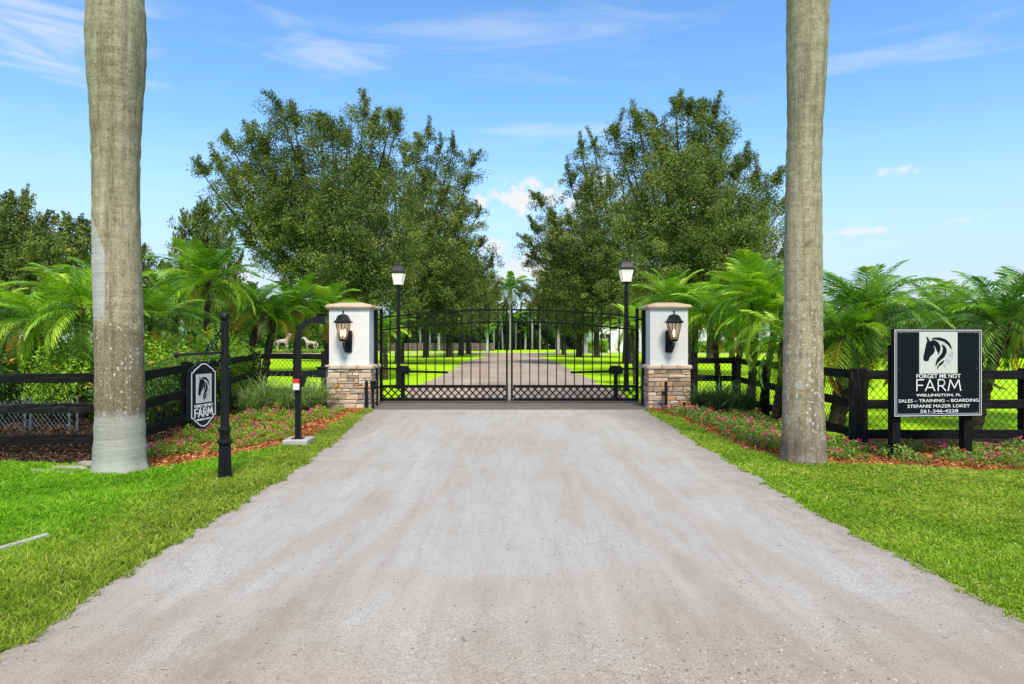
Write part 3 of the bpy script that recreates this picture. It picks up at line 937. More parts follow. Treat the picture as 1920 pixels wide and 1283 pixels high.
def sconce(x, label, mirror):
    t = thing('wall_lantern', label, 'lantern', (x, 15.30, 1.26), 0, 'lit lanterns on the gate pillars')
    # long eight sided back plate
    w, h, c = .085, .50, .03
    poly = [(-w + c, 0), (w - c, 0), (w, c), (w, h - c), (w - c, h), (-w + c, h), (-w, h - c), (-w, c)]
    obj('back_plate', MB().prism(poly, -.003, -.032), M['black_metal'], t, bevel=.005)
    obj('back_plate_bolt', MB().lathe([(.018, -.02), (.018, .012), (.008, .02)], 8).mesh('back_plate_bolt'), M['black_metal'], t, (0, -.035, .085), (PI / 2, 0, 0))
    ax = mirror * .045
    ay = -.30
    # scrolled arm
    arm = MB()
    pts = [(0, -.03, .16), (0, -.09, .10), (ax * .4, -.16, .075), (ax * .8, -.235, .10), (ax, -.29, .155), (ax, -.30, .235)]
    sm = []
    for i in range(len(pts) - 1):
        for k in range(4):
            sm.append(Vector(pts[i]).lerp(Vector(pts[i + 1]), k / 4))
    arm.tube(sm + [pts[-1]], .017, 8)
    obj('arm', arm, M['black_metal'], t, smooth=True)
    for (cy, cz, r, a0, a1) in [(-.15, .155, .055, -2.2, 3.4), (-.325, .10, .045, -1.0, 4.4), (-.08, .235, .045, 0.3, 5.2)]:
        s = MB().tube([(ax * .6, cy + r * (1 - .09 * k) * math.cos(a0 + (a1 - a0) * k / 9), cz + r * (1 - .09 * k) * math.sin(a0 + (a1 - a0) * k / 9)) for k in range(10)], .010, 6)
        obj('scroll', s, M['black_metal'], t, smooth=True)
    lan = bpy.data.objects.new('lantern_head', None)
    lan.location = (ax, ay, 0)
    link(lan, t)
    lantern_body(lan, .30, seg=6, rot=PI / 6, r_top=.168, r_bot=.085, h=.365, roof_r=.222, bars=False)
    for (bx, by) in ([(-.03, -.02), (.035, .0)] if mirror < 0 else [(0, -.01)]):
        obj('bulb', MB().lathe([(.012, .36), (.02, .40), (.026, .44), (.02, .49), (.004, .52)], 8, c=(bx, by, 0)), M['bulb'], lan, smooth=True)
        obj('candle_socket', MB().lathe([(.013, .30), (.013, .375)], 8, c=(bx, by, 0)), M['white_plastic'], lan)
    return t


sconce(-3.665, 'black wall lantern with two lit bulbs on the pillar beside the keypad post', -1)
sconce(3.515, 'black wall lantern with one glowing bulb on the pillar beside the large sign', 1)

# ------------------------------------------------------------------ the double gate
def gate_leaf(xh, xm, y, label):
    """xh: hinge stile, xm: meeting stile (world x)"""
    s = 1 if xm > xh else -1
    W = abs(xm - xh)
    t = thing('gate_leaf', label, 'gate', (xh, y, 0), 0, 'two leaves of the black metal driveway gate')
    gm = M['gate_metal']
    ztop = lambda u: 2.285 - .195 * abs((W - u) / W) ** 1.9       # u from the hinge
    obj('hinge_stile', MB().box((0, 0, 1.16), (.068, .068, 2.19)), gm, t)
    obj('stile_cap', MB().lathe([(.040, 2.255), (.048, 2.275), (.044, 2.30), (.022, 2.325), (.004, 2.335)], 10), gm, t, smooth=True)
    obj('meeting_stile', MB().box((s * W, 0, 1.22), (.046, .055, 2.30)), gm, t)
    n = 24
    us = [W * i / n for i in range(n + 1)]
    for nm, dz in (('top_rail', 0), ('upper_rail', -.30)):
        obj(nm, MB().tube([(s * u, 0, ztop(u) + dz) for u in us], .027, 4, sq=True), gm, t)
    obj('lower_rail', MB().box((s * W / 2, 0, .42), (W - .06, .05, .068)), gm, t)
    obj('bottom_rail', MB().box((s * W / 2, 0, .10), (W - .06, .05, .066)), gm, t)
    npk = 13
    sp = W / (npk + 1)
    for i in range(1, npk + 1):
        u = sp * i
        zt = ztop(u)
        p = obj('picket', MB().box((0, 0, (zt + .05 + .45) / 2), (.024, .024, zt + .05 - .45)), gm, t, (s * u, 0, 0))
        f = MB()
        f.box((0, 0, zt + .10), (.016, .014, .13)).box((0, 0, zt + .115), (.085, .012, .016))
        f.add([(-.016, 0, zt + .15), (0, -.008, zt + .15), (.016, 0, zt + .15), (0, .008, zt + .15), (0, 0, zt + .20)], [(0, 1, 4), (1, 2, 4), (2, 3, 4), (3, 0, 4), (3, 2, 1, 0)])
        obj('finial', f, gm, p)
    ring = MB().tube([(.088 * math.cos(a), 0, .088 * math.sin(a)) for a in [2 * PI * k / 18 for k in range(19)]], .0065, 5, cap=False).mesh('ring')
    ring.materials.append(gm)
    for i in range(npk + 1):
        u = sp * (i + .5)
        o = bpy.data.objects.new('ring', ring)
        o.location = (s * u, .002, ztop(u) - .15)
        link(o, t)
    # lattice between the two lower rails
    z0, z1, hgt = .133, .390, .257
    step = .172
    L = W - .07
    for d in (1, -1):
        k = -2
        while True:
            xa = .035 + k * step
            if xa > W:
                break
            k += 1
            a = [xa, z0] if d > 0 else [xa, z1]
            b = [xa + hgt, z1] if d > 0 else [xa + hgt, z0]
            lo, hi = .034, W - .024
            if b[0] <= lo + .02 or a[0] >= hi - .02:
                continue
            if a[0] < lo:
                q = (lo - a[0]) / hgt
                a = [lo, a[1] + (b[1] - a[1]) * q]
            if b[0] > hi:
                q = (hi - a[0]) / (b[0] - a[0])
                b = [hi, a[1] + (b[1] - a[1]) * q]
            mx, mz = (a[0] + b[0]) / 2, (a[1] + b[1]) / 2
            ln = math.hypot(b[0] - a[0], b[1] - a[1])
            an = math.atan2(b[1] - a[1], b[0] - a[0])
            obj('lattice_bar', MB().box((0, 0, 0), (ln, .012, .031)), gm, t, (s * mx, .007 * d, mz), (0, -an * s, 0))
    # scroll at the top of the meeting stile
    cx, cz = s * (W - .075), 2.385
    pts = []
    for k in range(30):
        a = (0.0 if s > 0 else PI) + s * (k / 29) * 2.45 * PI
        r = .092 * (1 - .78 * k / 29)
        pts.append((cx + r * math.cos(a) + s * .0, 0, cz + .012 + r * math.sin(a)))
    obj('scroll', MB().tube([(s * W, 0, 2.30)] + pts, .011, 6), gm, t, smooth=True)
    obj('scroll', MB().tube([(s * (W - .02), 0, 2.29), (s * (W - .06), 0, 2.315), (s * (W - .10), 0, 2.31), (s * (W - .115), 0, 2.335), (s * (W - .095), 0, 2.345)], .009, 6), gm, t, smooth=True)
    return t


gate_leaf(-3.183, -.124, 16.62, 'black metal gate leaf with arched top hung from the keypad side pillar')
gate_leaf(3.045, -.003, 16.62, 'black metal gate leaf with arched top hung from the board sign side pillar')


def opener(x, s, label):
    t = thing('gate_opener', label, 'gate opener', (x, 17.9, 0), 0, 'swing gate openers behind the gate')
    gm = M['black_metal']
    obj('pedestal', MB().box((0, 0, .35), (.10, .10, .70)), gm, t)
    obj('motor_head', MB().prism([(-.16, .66), (.16, .66), (.19, .78), (.12, .88), (-.12, .88), (-.19, .78)], -.09, .09), gm, t, bevel=.012)
    obj('arm', MB().box((s * .68, -.55, .74), (1.25, .045, .055), rz=-s * .45), gm, t)
    obj('bracket_arm', MB().box((-s * .34, -.03, .80), (.42, .05, .05)), gm, t)
    return t


opener(-2.86, 1, 'black swing gate opener post with arm behind the lantern post on the keypad side')
opener(2.72, -1, 'black swing gate opener post with arm behind the gate on the board sign side')


# ------------------------------------------------------------------ lamp posts behind the gate
def lamp_post(x, y, label):
    t = thing('lamp_post', label, 'lamp post', (x, y, 0), 0, 'lamp posts behind the gate')
    bmt = M['black_metal']
    H = 3.32
    obj('base', MB().lathe([(.13, 0), (.13, .04), (.10, .07), (.085, .18), (.08, .5), (.09, .52), (.075, .56)], 12), bmt, t, smooth=True)
    obj('pole', MB().lathe([(.072, .5), (.068, 2.0), (.066, H - .32), (.085, H - .31), (.085, H - .27), (.060, H - .25), (.055, H - .02)], 12), bmt, t, smooth=True)
    hd = bpy.data.objects.new('lantern_head', None)
    hd.location = (0, 0, 0)
    link(hd, t)
    lantern_body(hd, H + .02, seg=4, rot=PI / 4, glass='frosted', r_top=.285, r_bot=.185, h=.37, roof_r=.345, bars=False)
    return t


lamp_post(-3.66, 22.0, 'tall black lamp post with frosted lantern behind the gate leaf beside the keypad post')
lamp_post(3.50, 20.9, 'tall black lamp post with frosted lantern behind the gate leaf nearer the large sign')


# ------------------------------------------------------------------ board fences with wire mesh
def beam(parent, p0, p1, h, th, m, name='board'):
    """a board between two points, its own grain along its length (parent at the origin)"""
    p0, p1 = Vector(p0), Vector(p1)
    d = p1 - p0
    L = d.length
    n = max(2, int(L / .35))
    b = MB()
    rg = random.Random(int(p0.x * 977 + p0.z * 3571 + p1.y * 13))
    vs = []
    for i in range(n + 1):
        x = -L / 2 + L * i / n
        wz = rg.uniform(-.004, .004)
        wy = rg.uniform(-.003, .003)
        vs += [(x, -th / 2 + wy, -h / 2 + wz), (x, th / 2 + wy, -h / 2 + wz), (x, th / 2 + wy, h / 2 + wz), (x, -th / 2 + wy, h / 2 + wz)]
    fs = []
    for i in range(n):
        for k in range(4):
            k2 = (k + 1) % 4
            fs.append((i * 4 + k, i * 4 + k2, i * 4 + 4 + k2, i * 4 + 4 + k))
    fs += [(3, 2, 1, 0), tuple(n * 4 + k for k in range(4))]
    b.add(vs, fs)
    me = b.mesh(name)
    c = (p0 + p1) / 2
    q = d.to_track_quat('X', 'Z').to_euler()
    return obj(name, me, m, parent, c - parent.location, q, bevel=.006)


def mesh_wires(parent, segs, zt, zb, pitch=.098, r=.0035):
    """woven diamond mesh over fence spans (p0, p1) behind the boards"""
    b = MB()
    for (p0, p1, o0, o1) in segs:
        p0, p1 = Vector((*p0, 0)), Vector((*p1, 0))
        d = p1 - p0
        L = d.length
        d.normalize()
        nrm = Vector((-d.y, d.x, 0))
        H = zt - zb
        run = H * .88
        k = -int(run / pitch) - 1
        while k * pitch < L:
            for sgn in (1, -1):
                a, c = k * pitch, k * pitch + run
                za, zc = (zb, zt) if sgn > 0 else (zt, zb)
                if a < 0:
                    q = -a / run
                    za, a = za + (zc - za) * q, 0
                if c > L:
                    q = (L - a) / (c - a) if c > a else 0
                    zc, c = za + (zc - za) * q, L
                if c - a < .01:
                    continue
                oo = lambda u: o0 + (o1 - o0) * u / L
                A = p0 + d * a + Vector((0, 0, za + oo(a))) + nrm * .004 * sgn
                B = p0 + d * c + Vector((0, 0, zc + oo(c))) + nrm * .004 * sgn
                ax = (B - A).normalized()
                u = ax.cross(nrm).normalized()
                vs = [A + nrm * r, A + u * r - nrm * r * .5, A - u * r - nrm * r * .5]
                vs += [v + (B - A) for v in vs]
                b.add([v - parent.location for v in vs], [(0, 1, 4, 3), (1, 2, 5, 4), (2, 0, 3, 5)])
            k += 1
    o = obj('wire_mesh', b.mesh('wire_mesh', fix=False), M['wire'], parent)
    o['kind'] = 'stuff'
    return o


def board_fence(name, label, group, line, offs, rails, posts, post_w, zpost, mesh=True, board_h=.127, zb=.03, side=1, mat_b='black_wood'):
    """line: corner points; a board runs between neighbouring posts; side: which way the boards are nailed on"""
    t = thing(name, label, 'fence', (line[0][0], line[0][1], 0), 0, group)
    pts = [Vector((*p, 0)) for p in line]
    pm = M['black_post']
    for i, p in enumerate(pts):
        if posts[i]:
            w = posts[i]
            top = zpost + offs[i]
            m_ = MB().box((0, 0, (top - .3) / 2), (w, w, top + .3))
            m_.box((0, 0, top + .008), (w * .96, w * .96, .016))
            dr_ = pts[min(i + 1, len(pts) - 1)] - pts[max(i - 1, 0)]
            obj('post', m_, pm, t, p - t.location, (0, 0, math.atan2(dr_.y, dr_.x)), bevel=.006)
    for i in range(len(pts) - 1):
        d = (pts[i + 1] - pts[i]).normalized()
        nrm = Vector((d.y, -d.x, 0)) * side
        for z in rails:
            o = nrm * (post_w / 2 - .030)
            rr = random.uniform(-.006, .006)
            beam(t, pts[i] + o + Vector((0, 0, z + offs[i] + rr)) + d * .002, pts[i + 1] + o + Vector((0, 0, z + offs[i + 1] + rr)) - d * .002, board_h, .038, M[mat_b])
    if mesh:
        mesh_wires(t, [(line[i], line[i + 1], offs[i], offs[i + 1]) for i in range(len(line) - 1)], rails[0] + .03, zb)
    return t


board_fence('board_fence', 'black three board fence with wire mesh running behind the hanging farm sign', 'black board fences either side of the gate',
            [(-14.7, 9.1), (-12.3, 9.1), (-9.9, 9.1), (-7.5, 9.1), (-5.15, 9.1), (-5.34, 11.2), (-5.60, 13.4), (-5.90, 15.75), (-4.32, 15.75)],
            [-.04, -.04, -.04, -.04, -.02, .03, .08, .13, .12],
            [1.045, .645, .245], [.14, .14, .14, .14, .14, .14, .14, .16, .14], .14, 1.13)
board_fence('board_fence', 'black three board fence with wire mesh running behind the large square sign', 'black board fences either side of the gate',
            [(4.18, 15.65), (5.14, 15.65), (5.05, 13.6), (4.95, 11.6), (4.86, 9.58), (7.2, 9.58), (9.6, 9.58), (12.0, 9.58)],
            [.03, .03, .02, .01, 0, 0, 0, 0],
            [1.04, .632, .213], [.13, .15, .13, .13, .20, .13, .13, .13], .14, 1.115)


# ------------------------------------------------------------------ signs
def text_mesh(s, bold=0.0):
    cu = bpy.data.curves.new('lettering', 'FONT')
    cu.body = s
    cu.align_x = 'LEFT'
    cu.extrude = .012
    cu.offset = bold
    cu.resolution_u = 3
    o = bpy.data.objects.new('lettering', cu)
    C.objects.link(o)
    bpy.context.view_layer.update()
    me = bpy.data.meshes.new_from_object(o.evaluated_get(bpy.context.evaluated_depsgraph_get()))
    bpy.data.objects.remove(o)
    bpy.data.curves.remove(cu)
    me.name = 'lettering'
    return me


def fit_text(s, x0, x1, z0, z1, parent, m, y=-.004, bold=0.0, name='lettering', th=.004):
    """lettering fitted into a box on a board that faces -y"""
    me = text_mesh(s, bold)
    co = np.empty(len(me.vertices) * 3, np.float32)
    me.vertices.foreach_get('co', co)
    co = co.reshape(-1, 3)
    a, b = co.min(0), co.max(0)
    out = np.empty_like(co)
    out[:, 0] = x0 + (co[:, 0] - a[0]) / (b[0] - a[0]) * (x1 - x0)
    out[:, 2] = z0 + (co[:, 1] - a[1]) / (b[1] - a[1]) * (z1 - z0)
    out[:, 1] = y - (co[:, 2] - a[2]) / (b[2] - a[2]) * th
    me.vertices.foreach_set('co', out.ravel())
    me.update()
    return obj(name, me, m, parent)


def strokes(b, lines, w, y0, y1):
    for (x0, z0, x1, z1) in lines:
        L = math.hypot(x1 - x0, z1 - z0)
        an = math.atan2(z1 - z0, x1 - x0)
        b.box(((x0 + x1) / 2, (y0 + y1) / 2, (z0 + z1) / 2), (L + w * .6, abs(y1 - y0), w), ry=-an)


def farm_word(x0, x1, z0, z1, w, parent, y=-.004):
    """the thin drawn capitals F A R M"""
    W, H = x1 - x0, z1 - z0
    X = lambda u: x0 + u * W
    Z = lambda v: z0 + v * H
    L = [(0, 0, 0, 1), (0, 1, .155, 1), (0, .5, .135, .5),
         (.195, 0, .30, 1), (.30, 1, .405, 0), (.235, .30, .365, .30),
         (.485, 0, .485, 1), (.485, 1, .575, 1), (.485, .44, .575, .44), (.56, .44, .655, 0),
         (.715, 0, .76, 1), (.76, 1, .857, .22), (.857, .22, .955, 1), (.955, 1, 1, 0)]
    b = MB()
    strokes(b, [(X(a), Z(c), X(d), Z(e)) for a, c, d, e in L], w, y, y - .004)
    arc = []
    for k in range(9):
        a = PI / 2 - PI * k / 8
        arc.append((X(.575) + .28 * H * math.cos(a) * .9, Z(.72) + .28 * H * math.sin(a)))
    strokes(b, [(*arc[i], *arc[i + 1]) for i in range(8)], w, y - .0001, y - .0041)
    return obj('lettering', b, M['letter_white'], parent)


HEAD = [(420, 148), (436, 157), (449, 182), (461, 190), (470, 176), (490, 178), (515, 192), (533, 214), (542, 245), (536, 275), (524, 305), (518, 283), (508, 266), (503, 252), (497, 236), (489, 226), (481, 227), (489, 240),
        (493, 258), (491, 280), (478, 298), (456, 315), (447, 334), (441, 353), (422, 361), (402, 352), (396, 332), (404, 290), (413, 250), (420, 212), (429, 188), (426, 166)]
MANE1 = [(461, 168), (484, 157), (532, 154), (580, 169), (614, 198), (632, 235), (637, 262), (622, 241), (601, 215), (570, 192), (530, 179), (496, 172), (474, 170)]
MANE2 = [(550, 213), (574, 226), (592, 255), (593, 285), (574, 324), (542, 350), (517, 375), (501, 406), (499, 382), (510, 345), (535, 313), (556, 285), (562, 250)]
MANE3 = [(575, 347), (556, 361), (530, 380), (515, 408), (511, 432), (530, 402), (558, 384), (571, 362)]
FLOWERS = [(620, 305, 17), (640, 290, 17), (637, 315, 14), (600, 350, 15), (622, 352, 14), (607, 368, 12), (580, 400, 14)]


def emblem(parent, fx, fz, k, y):
    """horse head and flowers drawn in raised pieces; fx, fz map drawing units to the board"""
    b = MB()
    for poly in (HEAD, MANE1, MANE2, MANE3):
        me = [(fx(p[0]), fz(p[1])) for p in poly]
        b.prism(me, y, y - .0035)
    obj('horse_emblem', b, M['sign_black'], parent)
    f = MB()
    for cx, cy, r in FLOWERS:
        for q in range(5):
            a = 2 * PI * q / 5 + .3
            c = (fx(cx + .55 * r * math.cos(a)), fz(cy + .55 * r * math.sin(a)))
            rr = .42 * r * k
            f.prism([(c[0] + rr * math.cos(t * PI / 3), c[1] + rr * math.sin(t * PI / 3)) for t in range(6)], y - .0002 * q, y - .0015 - .0002 * q)
    obj('flower_emblem', f, M['lilac'], parent)


def big_sign():
    # board 1.23 x 1.12 m on two posts, turned a little
    x0, x1 = 4.79, 6.00
    a = Vector((4.785, 8.56, 0))
    b_ = Vector((6.005, 8.71, 0))
    d = b_ - a
    rz = math.atan2(d.y, d.x)
    t = thing('farm_sign', 'large square black farm sign with white horse emblem standing on two posts', 'sign', tuple(a), rz)
    W = d.length
    zb, zt = .555, 1.665
    k = W / 750.0
    fx = lambda u: (u - 153) * k
    fz = lambda v: zt - (v - 82) * (zt - zb) / 757
    obj('board', MB().box((W / 2, .025, (zt + zb) / 2), (W, .05, zt - zb)), M['sign_black'], t, bevel=.004)
    ln = MB()
    for (ua, va, ub, vb, w) in [(163, 92, 890, 828, 5.5), (178, 107, 875, 813, 2.6)]:
        X0, X1, Z0, Z1, w = fx(ua), fx(ub), fz(vb), fz(va), w * k
        ln.box(((X0 + X1) / 2, -.0012, Z1), (X1 - X0 + w, .0036, w)).box(((X0 + X1) / 2, -.0012, Z0), (X1 - X0 + w, .0036, w))
        ln.box((X0, -.0012, (Z0 + Z1) / 2), (w, .0036, Z1 - Z0 - w)).box((X1, -.0012, (Z0 + Z1) / 2), (w, .0036, Z1 - Z0 - w))
    obj('border_line', ln, M['sign_line'], t)
    pl = obj('emblem_panel', MB().box((fx(525), -.003, fz(286)), ((685 - 364) * k, .006, (447 - 125) * k)), M['sign_white'], t)
    emblem(pl, fx, fz, k, -.0065)
    w = M['letter_white']
    fit_text('FORGET ME NOT', fx(340), fx(711), fz(506), fz(471), t, w, bold=.004)
    farm_word(fx(343), fx(712), fz(614), fz(519), .0135, t)
    o = fit_text('WELLINGTON, FL', fx(339), fx(714), fz(666), fz(641), t, w, bold=.008)
    fit_text('SALES \u2013 TRAINING \u2013 BOARDING', fx(192), fx(867), fz(713), fz(686), t, w, bold=.0)
    fit_text('STEFANIE MAZER LOKEY', fx(265), fx(790), fz(760), fz(733), t, w, bold=0)
    fit_text('561-346-4228', fx(373), fx(690), fz(802), fz(776), t, w, bold=.0)
    scr = MB()
    for u, v in [(210, 117), (842, 117), (195, 430), (851, 424), (200, 808), (846, 800)]:
        scr.lathe([(.006, 0), (.006, .003), (.002, .005)], 6, c=(0, 0, 0))
        n = len(scr.v) - 18
        for i in range(n, n + 18):
            p = scr.v[i]
            scr.v[i] = (fx(u) + p[0], -p[2] - .0005, fz(v) + p[1])
    obj('screw', scr, M['galvanised'], t)
    for px in (.085, W - .15):
        obj('post', MB().box((0, 0, .58), (.115, .10, 1.76)), M['black_post'], t, (px, .105, 0), bevel=.006)
    return t


big_sign()


def hanging_sign():
    base = Vector((-3.10, 7.37, 0))
    az_ = R(8)
    t = thing('sign_post', 'black fluted metal post with scrolled bracket arm for the hanging farm sign', 'sign post', tuple(base))
    bm_ = M['black_metal']
    n = 24
    # fluted pedestal
    b = MB()
    prof = [(.082, .0), (.082, .035), (.072, .05), (.070, .06), (.066, .2), (.060, .395)]
    vs, fs = [], []
    for i, (r, z) in enumerate(prof):
        for k in range(48):
            fl = 1.0 if i < 3 else (1.0 if k % 3 else .90)
            a = 2 * PI * k / 48
            vs.append((r * fl * math.cos(a), r * fl * math.sin(a), z))
    for i in range(len(prof) - 1):
        for k in range(48):
            k2 = (k + 1) % 48
            fs.append((i * 48 + k, i * 48 + k2, i * 48 + 48 + k2, i * 48 + 48 + k))
    b.add(vs, fs)
    obj('pedestal', b, bm_, t)
    obj('collar', MB().lathe([(.060, .39), (.074, .405), (.078, .425), (.074, .445), (.056, .455), (.053, .53), (.064, .545), (.066, .56), (.062, .575), (.046, .585)], n), bm_, t, smooth=True)
    obj('shaft', MB().lathe([(.045, .57), (.042, 1.0), (.040, 1.66)], n), bm_, t, smooth=True)
    obj('shaft_cap', MB().lathe([(.043, 1.66), (.046, 1.67), (.046, 1.715), (.030, 1.725), (.026, 1.735)], n), bm_, t, smooth=True)
    obj('ball_finial', MB().lathe([(.02, 1.728)] + [(.053 * math.cos(a), 1.775 + .053 * math.sin(a)) for a in [-1.2 + 2.6 * k / 9 for k in range(10)]] + [(.004, 1.828)], n), bm_, t, smooth=True)
    # arm
    u = Vector((-math.sin(az_), -math.cos(az_), 0))
    z = 1.385
    arm = obj('bracket_arm', MB().tube([u * .03 + Vector((0, 0, z)), u * .82 + Vector((0, 0, z - .008))], .0125, 8), bm_, t, smooth=True)
    obj('arm_ball', MB().lathe([(.003, -.027)] + [(.027 * math.cos(a), .027 * math.sin(a)) for a in [-1.4 + 2.8 * k / 7 for k in range(8)]], 12), bm_, arm, tuple(u * .835 + Vector((0, 0, z - .008))), smooth=True)

    def sp(cx, cz, r, a0, a1, q=.55, m=14, th=.007):
        return MB().tube([u * (cx + r * (1 - q * k / m) * math.cos(a0 + (a1 - a0) * k / m)) + Vector((0, 0, cz + r * (1 - q * k / m) * math.sin(a0 + (a1 - a0) * k / m))) for k in range(m + 1)], th, 6)
    for a in [(.10, z + .095, .075, -1.6, 4.2), (.215, z + .06, .05, 3.6, -2.6), (.075, z + .215, .045, -1.3, 4.6), (.30, z + .045, .032, -1.0, 4.6), (.15, z + .165, .035, 2.5, -3.0)]:
        obj('scroll', sp(*a), bm_, t, smooth=True)
    obj('scroll', MB().tube([u * .03 + Vector((0, 0, z + .28)), u * .07 + Vector((0, 0, z + .24)), u * .14 + Vector((0, 0, z + .20)), u * .22 + Vector((0, 0, z + .12)), u * .30 + Vector((0, 0, z + .085)), u * .37 + Vector((0, 0, z + .015))], .008, 6), bm_, t, smooth=True)

    # the hanging board, facing the drive (+x); built facing -y then turned
    p0 = base + u * .65
    s = thing('hanging_sign', 'small shaped black farm sign with horse emblem hanging from the fluted post', 'sign', tuple(p0), PI / 2 - az_)
    W = .465
    zt, zb = 1.305, .615
    q = lambda xs, zs: (xs * W, zb + zs * (zt - zb))
    half = [(.0, 1.0), (.10, .995), (.16, .975), (.40, .90), (.42, .875), (.50, .865), (.50, .16), (.42, .15), (.40, .125), (.14, .02), (.0, 0.0)]
    poly = [(.5 + a, b) for a, b in half] + [(.5 - a, b) for a, b in half[-2:0:-1]]
    P = [q(*p) for p in poly]
    obj('board', MB().prism(P, -.018, .018), M['sign_black'], s)
    cx, cz = W / 2, (zt + zb) / 2

    def ins(d):
        return [(cx + (p[0] - cx) * (1 - d / (W / 2)), cz + (p[1] - cz) * (1 - d / ((zt - zb) / 2))) for p in P]
    ring = MB()
    A, B_ = ins(.022), ins(.034)
    nn = len(P)
    for yy in (-.0185, -.0205):
        pass
    vs = [(a[0], -.0205, a[1]) for a in A] + [(b[0], -.0205, b[1]) for b in B_] + [(a[0], -.018, a[1]) for a in A] + [(b[0], -.018, b[1]) for b in B_]
    fs = []
    for i in range(nn):
        j = (i + 1) % nn
        fs += [(i, j, nn + j, nn + i), (2 * nn + i, i, nn + i, 3 * nn + i) if False else (i, 2 * nn + i, 2 * nn + j, j), (nn + i, nn + j, 3 * nn + j, 3 * nn + i)]
    ring.add(vs, fs)
    obj('border_line', ring, M['sign_line'], s)
    ex0, ex1, ez0, ez1 = .10, .365, .885, 1.175
    pl = obj('emblem_panel', MB().box(((ex0 + ex1) / 2, -.0205, (ez0 + ez1) / 2), (ex1 - ex0, .005, ez1 - ez0)), M['sign_white'], s)
    k = (ex1 - ex0) / 325
    emblem(pl, lambda a: ex0 + (a - 362) * k, lambda b: ez1 - (b - 120) * (ez1 - ez0) / 327, k, -.0235)
    fit_text('FORGET ME NOT', .075, .392, .838, .868, s, M['letter_white'], y=-.0185, bold=.003)
    farm_word(.08, .388, .745, .825, .013, s, y=-.0185)
    fit_text('WELLINGTON, FL', .105, .360, .702, .724, s, M['letter_white'], y=-.0185, bold=.0)
    for xs in (.11, .35):
        obj('hook', MB().tube([(xs, 0, 1.27), (xs, 0, 1.36)] + [(xs + .012 * math.sin(a), 0, 1.372 - .012 * math.cos(a)) for a in [k * PI / 5 for k in range(9)]], .004, 5), M['galvanised'], s)
    return t


hanging_sign()


# ------------------------------------------------------------------ keypad post
def keypad_post():
    x, y = -3.10, 9.9
    t = thing('keypad_post', 'black gooseneck entry keypad post on a concrete pad beside the drive', 'keypad post', (x, y, 0))
    bk = M['black_metal']
    obj('concrete_pad', MB().box((0, .03, .035), (.36, .40, .13)), M['concrete'], t, bevel=.012)
    obj('base_plate', MB().box((0, 0, .106), (.16, .16, .012)), bk, t, bevel=.003)
    pts = [(0, 0, .10), (0, 0, 1.0), (0, 0, 1.56)]
    for k in range(1, 9):
        a = PI / 2 * k / 8
        pts.append((.26 - .26 * math.cos(a), 0, 1.56 + .26 * math.sin(a)))
    pts.append((.29, 0, 1.82))
    obj('post', MB().tube(pts, .053, 4, sq=True), bk, t)
    h = obj('keypad_head', MB().box((.345, -.01, 1.83), (.12, .14, .135)).box((.35, -.015, 1.905), (.16, .18, .014)), bk, t, bevel=.004)
    obj('button_panel', MB().box((.408, -.02, 1.825), (.006, .07, .085)), M['galvanised'], h)
    pts = [(.04, 0, .86), (.07, 0, .94)]
    for k in range(1, 8):
        a = PI / 2 * k / 7
        pts.append((.22 - .15 * math.cos(a), 0, .94 + .12 * math.sin(a)))
    pts.append((.30, 0, 1.06))
    obj('lower_arm', MB().tube(pts, .05, 4, sq=True), bk, t)
    h = obj('keypad_head', MB().box((.355, -.01, 1.06), (.12, .14, .135)).box((.36, -.015, 1.135), (.16, .18, .014)), bk, t, bevel=.004)
    obj('button_panel', MB().box((.418, -.02, 1.055), (.006, .07, .085)), M['galvanised'], h)
    bx = obj('key_box', MB().box((-.005, -.068, .855), (.085, .05, .095)), M['white_plastic'], t, bevel=.006)
    obj('red_cover', MB().box((-.005, -.068, .935), (.087, .052, .062)), M['red_plastic'], bx, bevel=.006)
    return t


keypad_post()


# ------------------------------------------------------------------ small posts in front of the pillars
t = thing('sensor_post', 'plain black gate sensor post standing close to the mixed grey stone pillar', 'sensor post', (-3.21, 15.06, 0), 0, 'gate sensor posts by the pillars')
obj('post', MB().box((0, 0, .31), (.065, .05, .66)), M['black_metal'], t, bevel=.004)
t = thing('sensor_post', 'black gate sensor post with capped head at the edge of the apron', 'sensor post', (-3.08, 15.12, 0), 0, 'gate sensor posts by the pillars')
obj('post', MB().box((0, 0, .27), (.045, .045, .54)), M['black_metal'], t, bevel=.004)
obj('sensor_head', MB().box((.02, -.02, .545), (.13, .10, .16)).box((.02, -.02, .63), (.16, .13, .02)), M['black_metal'], t, bevel=.005)
t = thing('sensor_post', 'black gate sensor post with side box in front of the tan stone pillar', 'sensor post', (3.40, 15.08, 0), 0, 'gate sensor posts by the pillars')
obj('post', MB().box((0, 0, .30), (.06, .05, .64)), M['black_metal'], t, bevel=.004)
obj('sensor_head', MB().box((-.055, -.01, .37), (.08, .06, .07)), M['black_metal'], t, bevel=.006)
t = thing('path_light', 'small black ground spotlight at the foot of the tan stone pillar', 'spotlight', (3.78, 14.98, 0))
obj('stake', MB().lathe([(.012, -.05), (.012, .10)], 6), M['black_metal'], t)
obj('lamp_head', MB().lathe([(.018, .09), (.03, .10), (.034, .17), (.04, .185)], 10), M['black_metal'], t, smooth=True)
obj('lens', MB().lathe([(.032, .186), (.030, .19)], 10), M['frosted'], t)

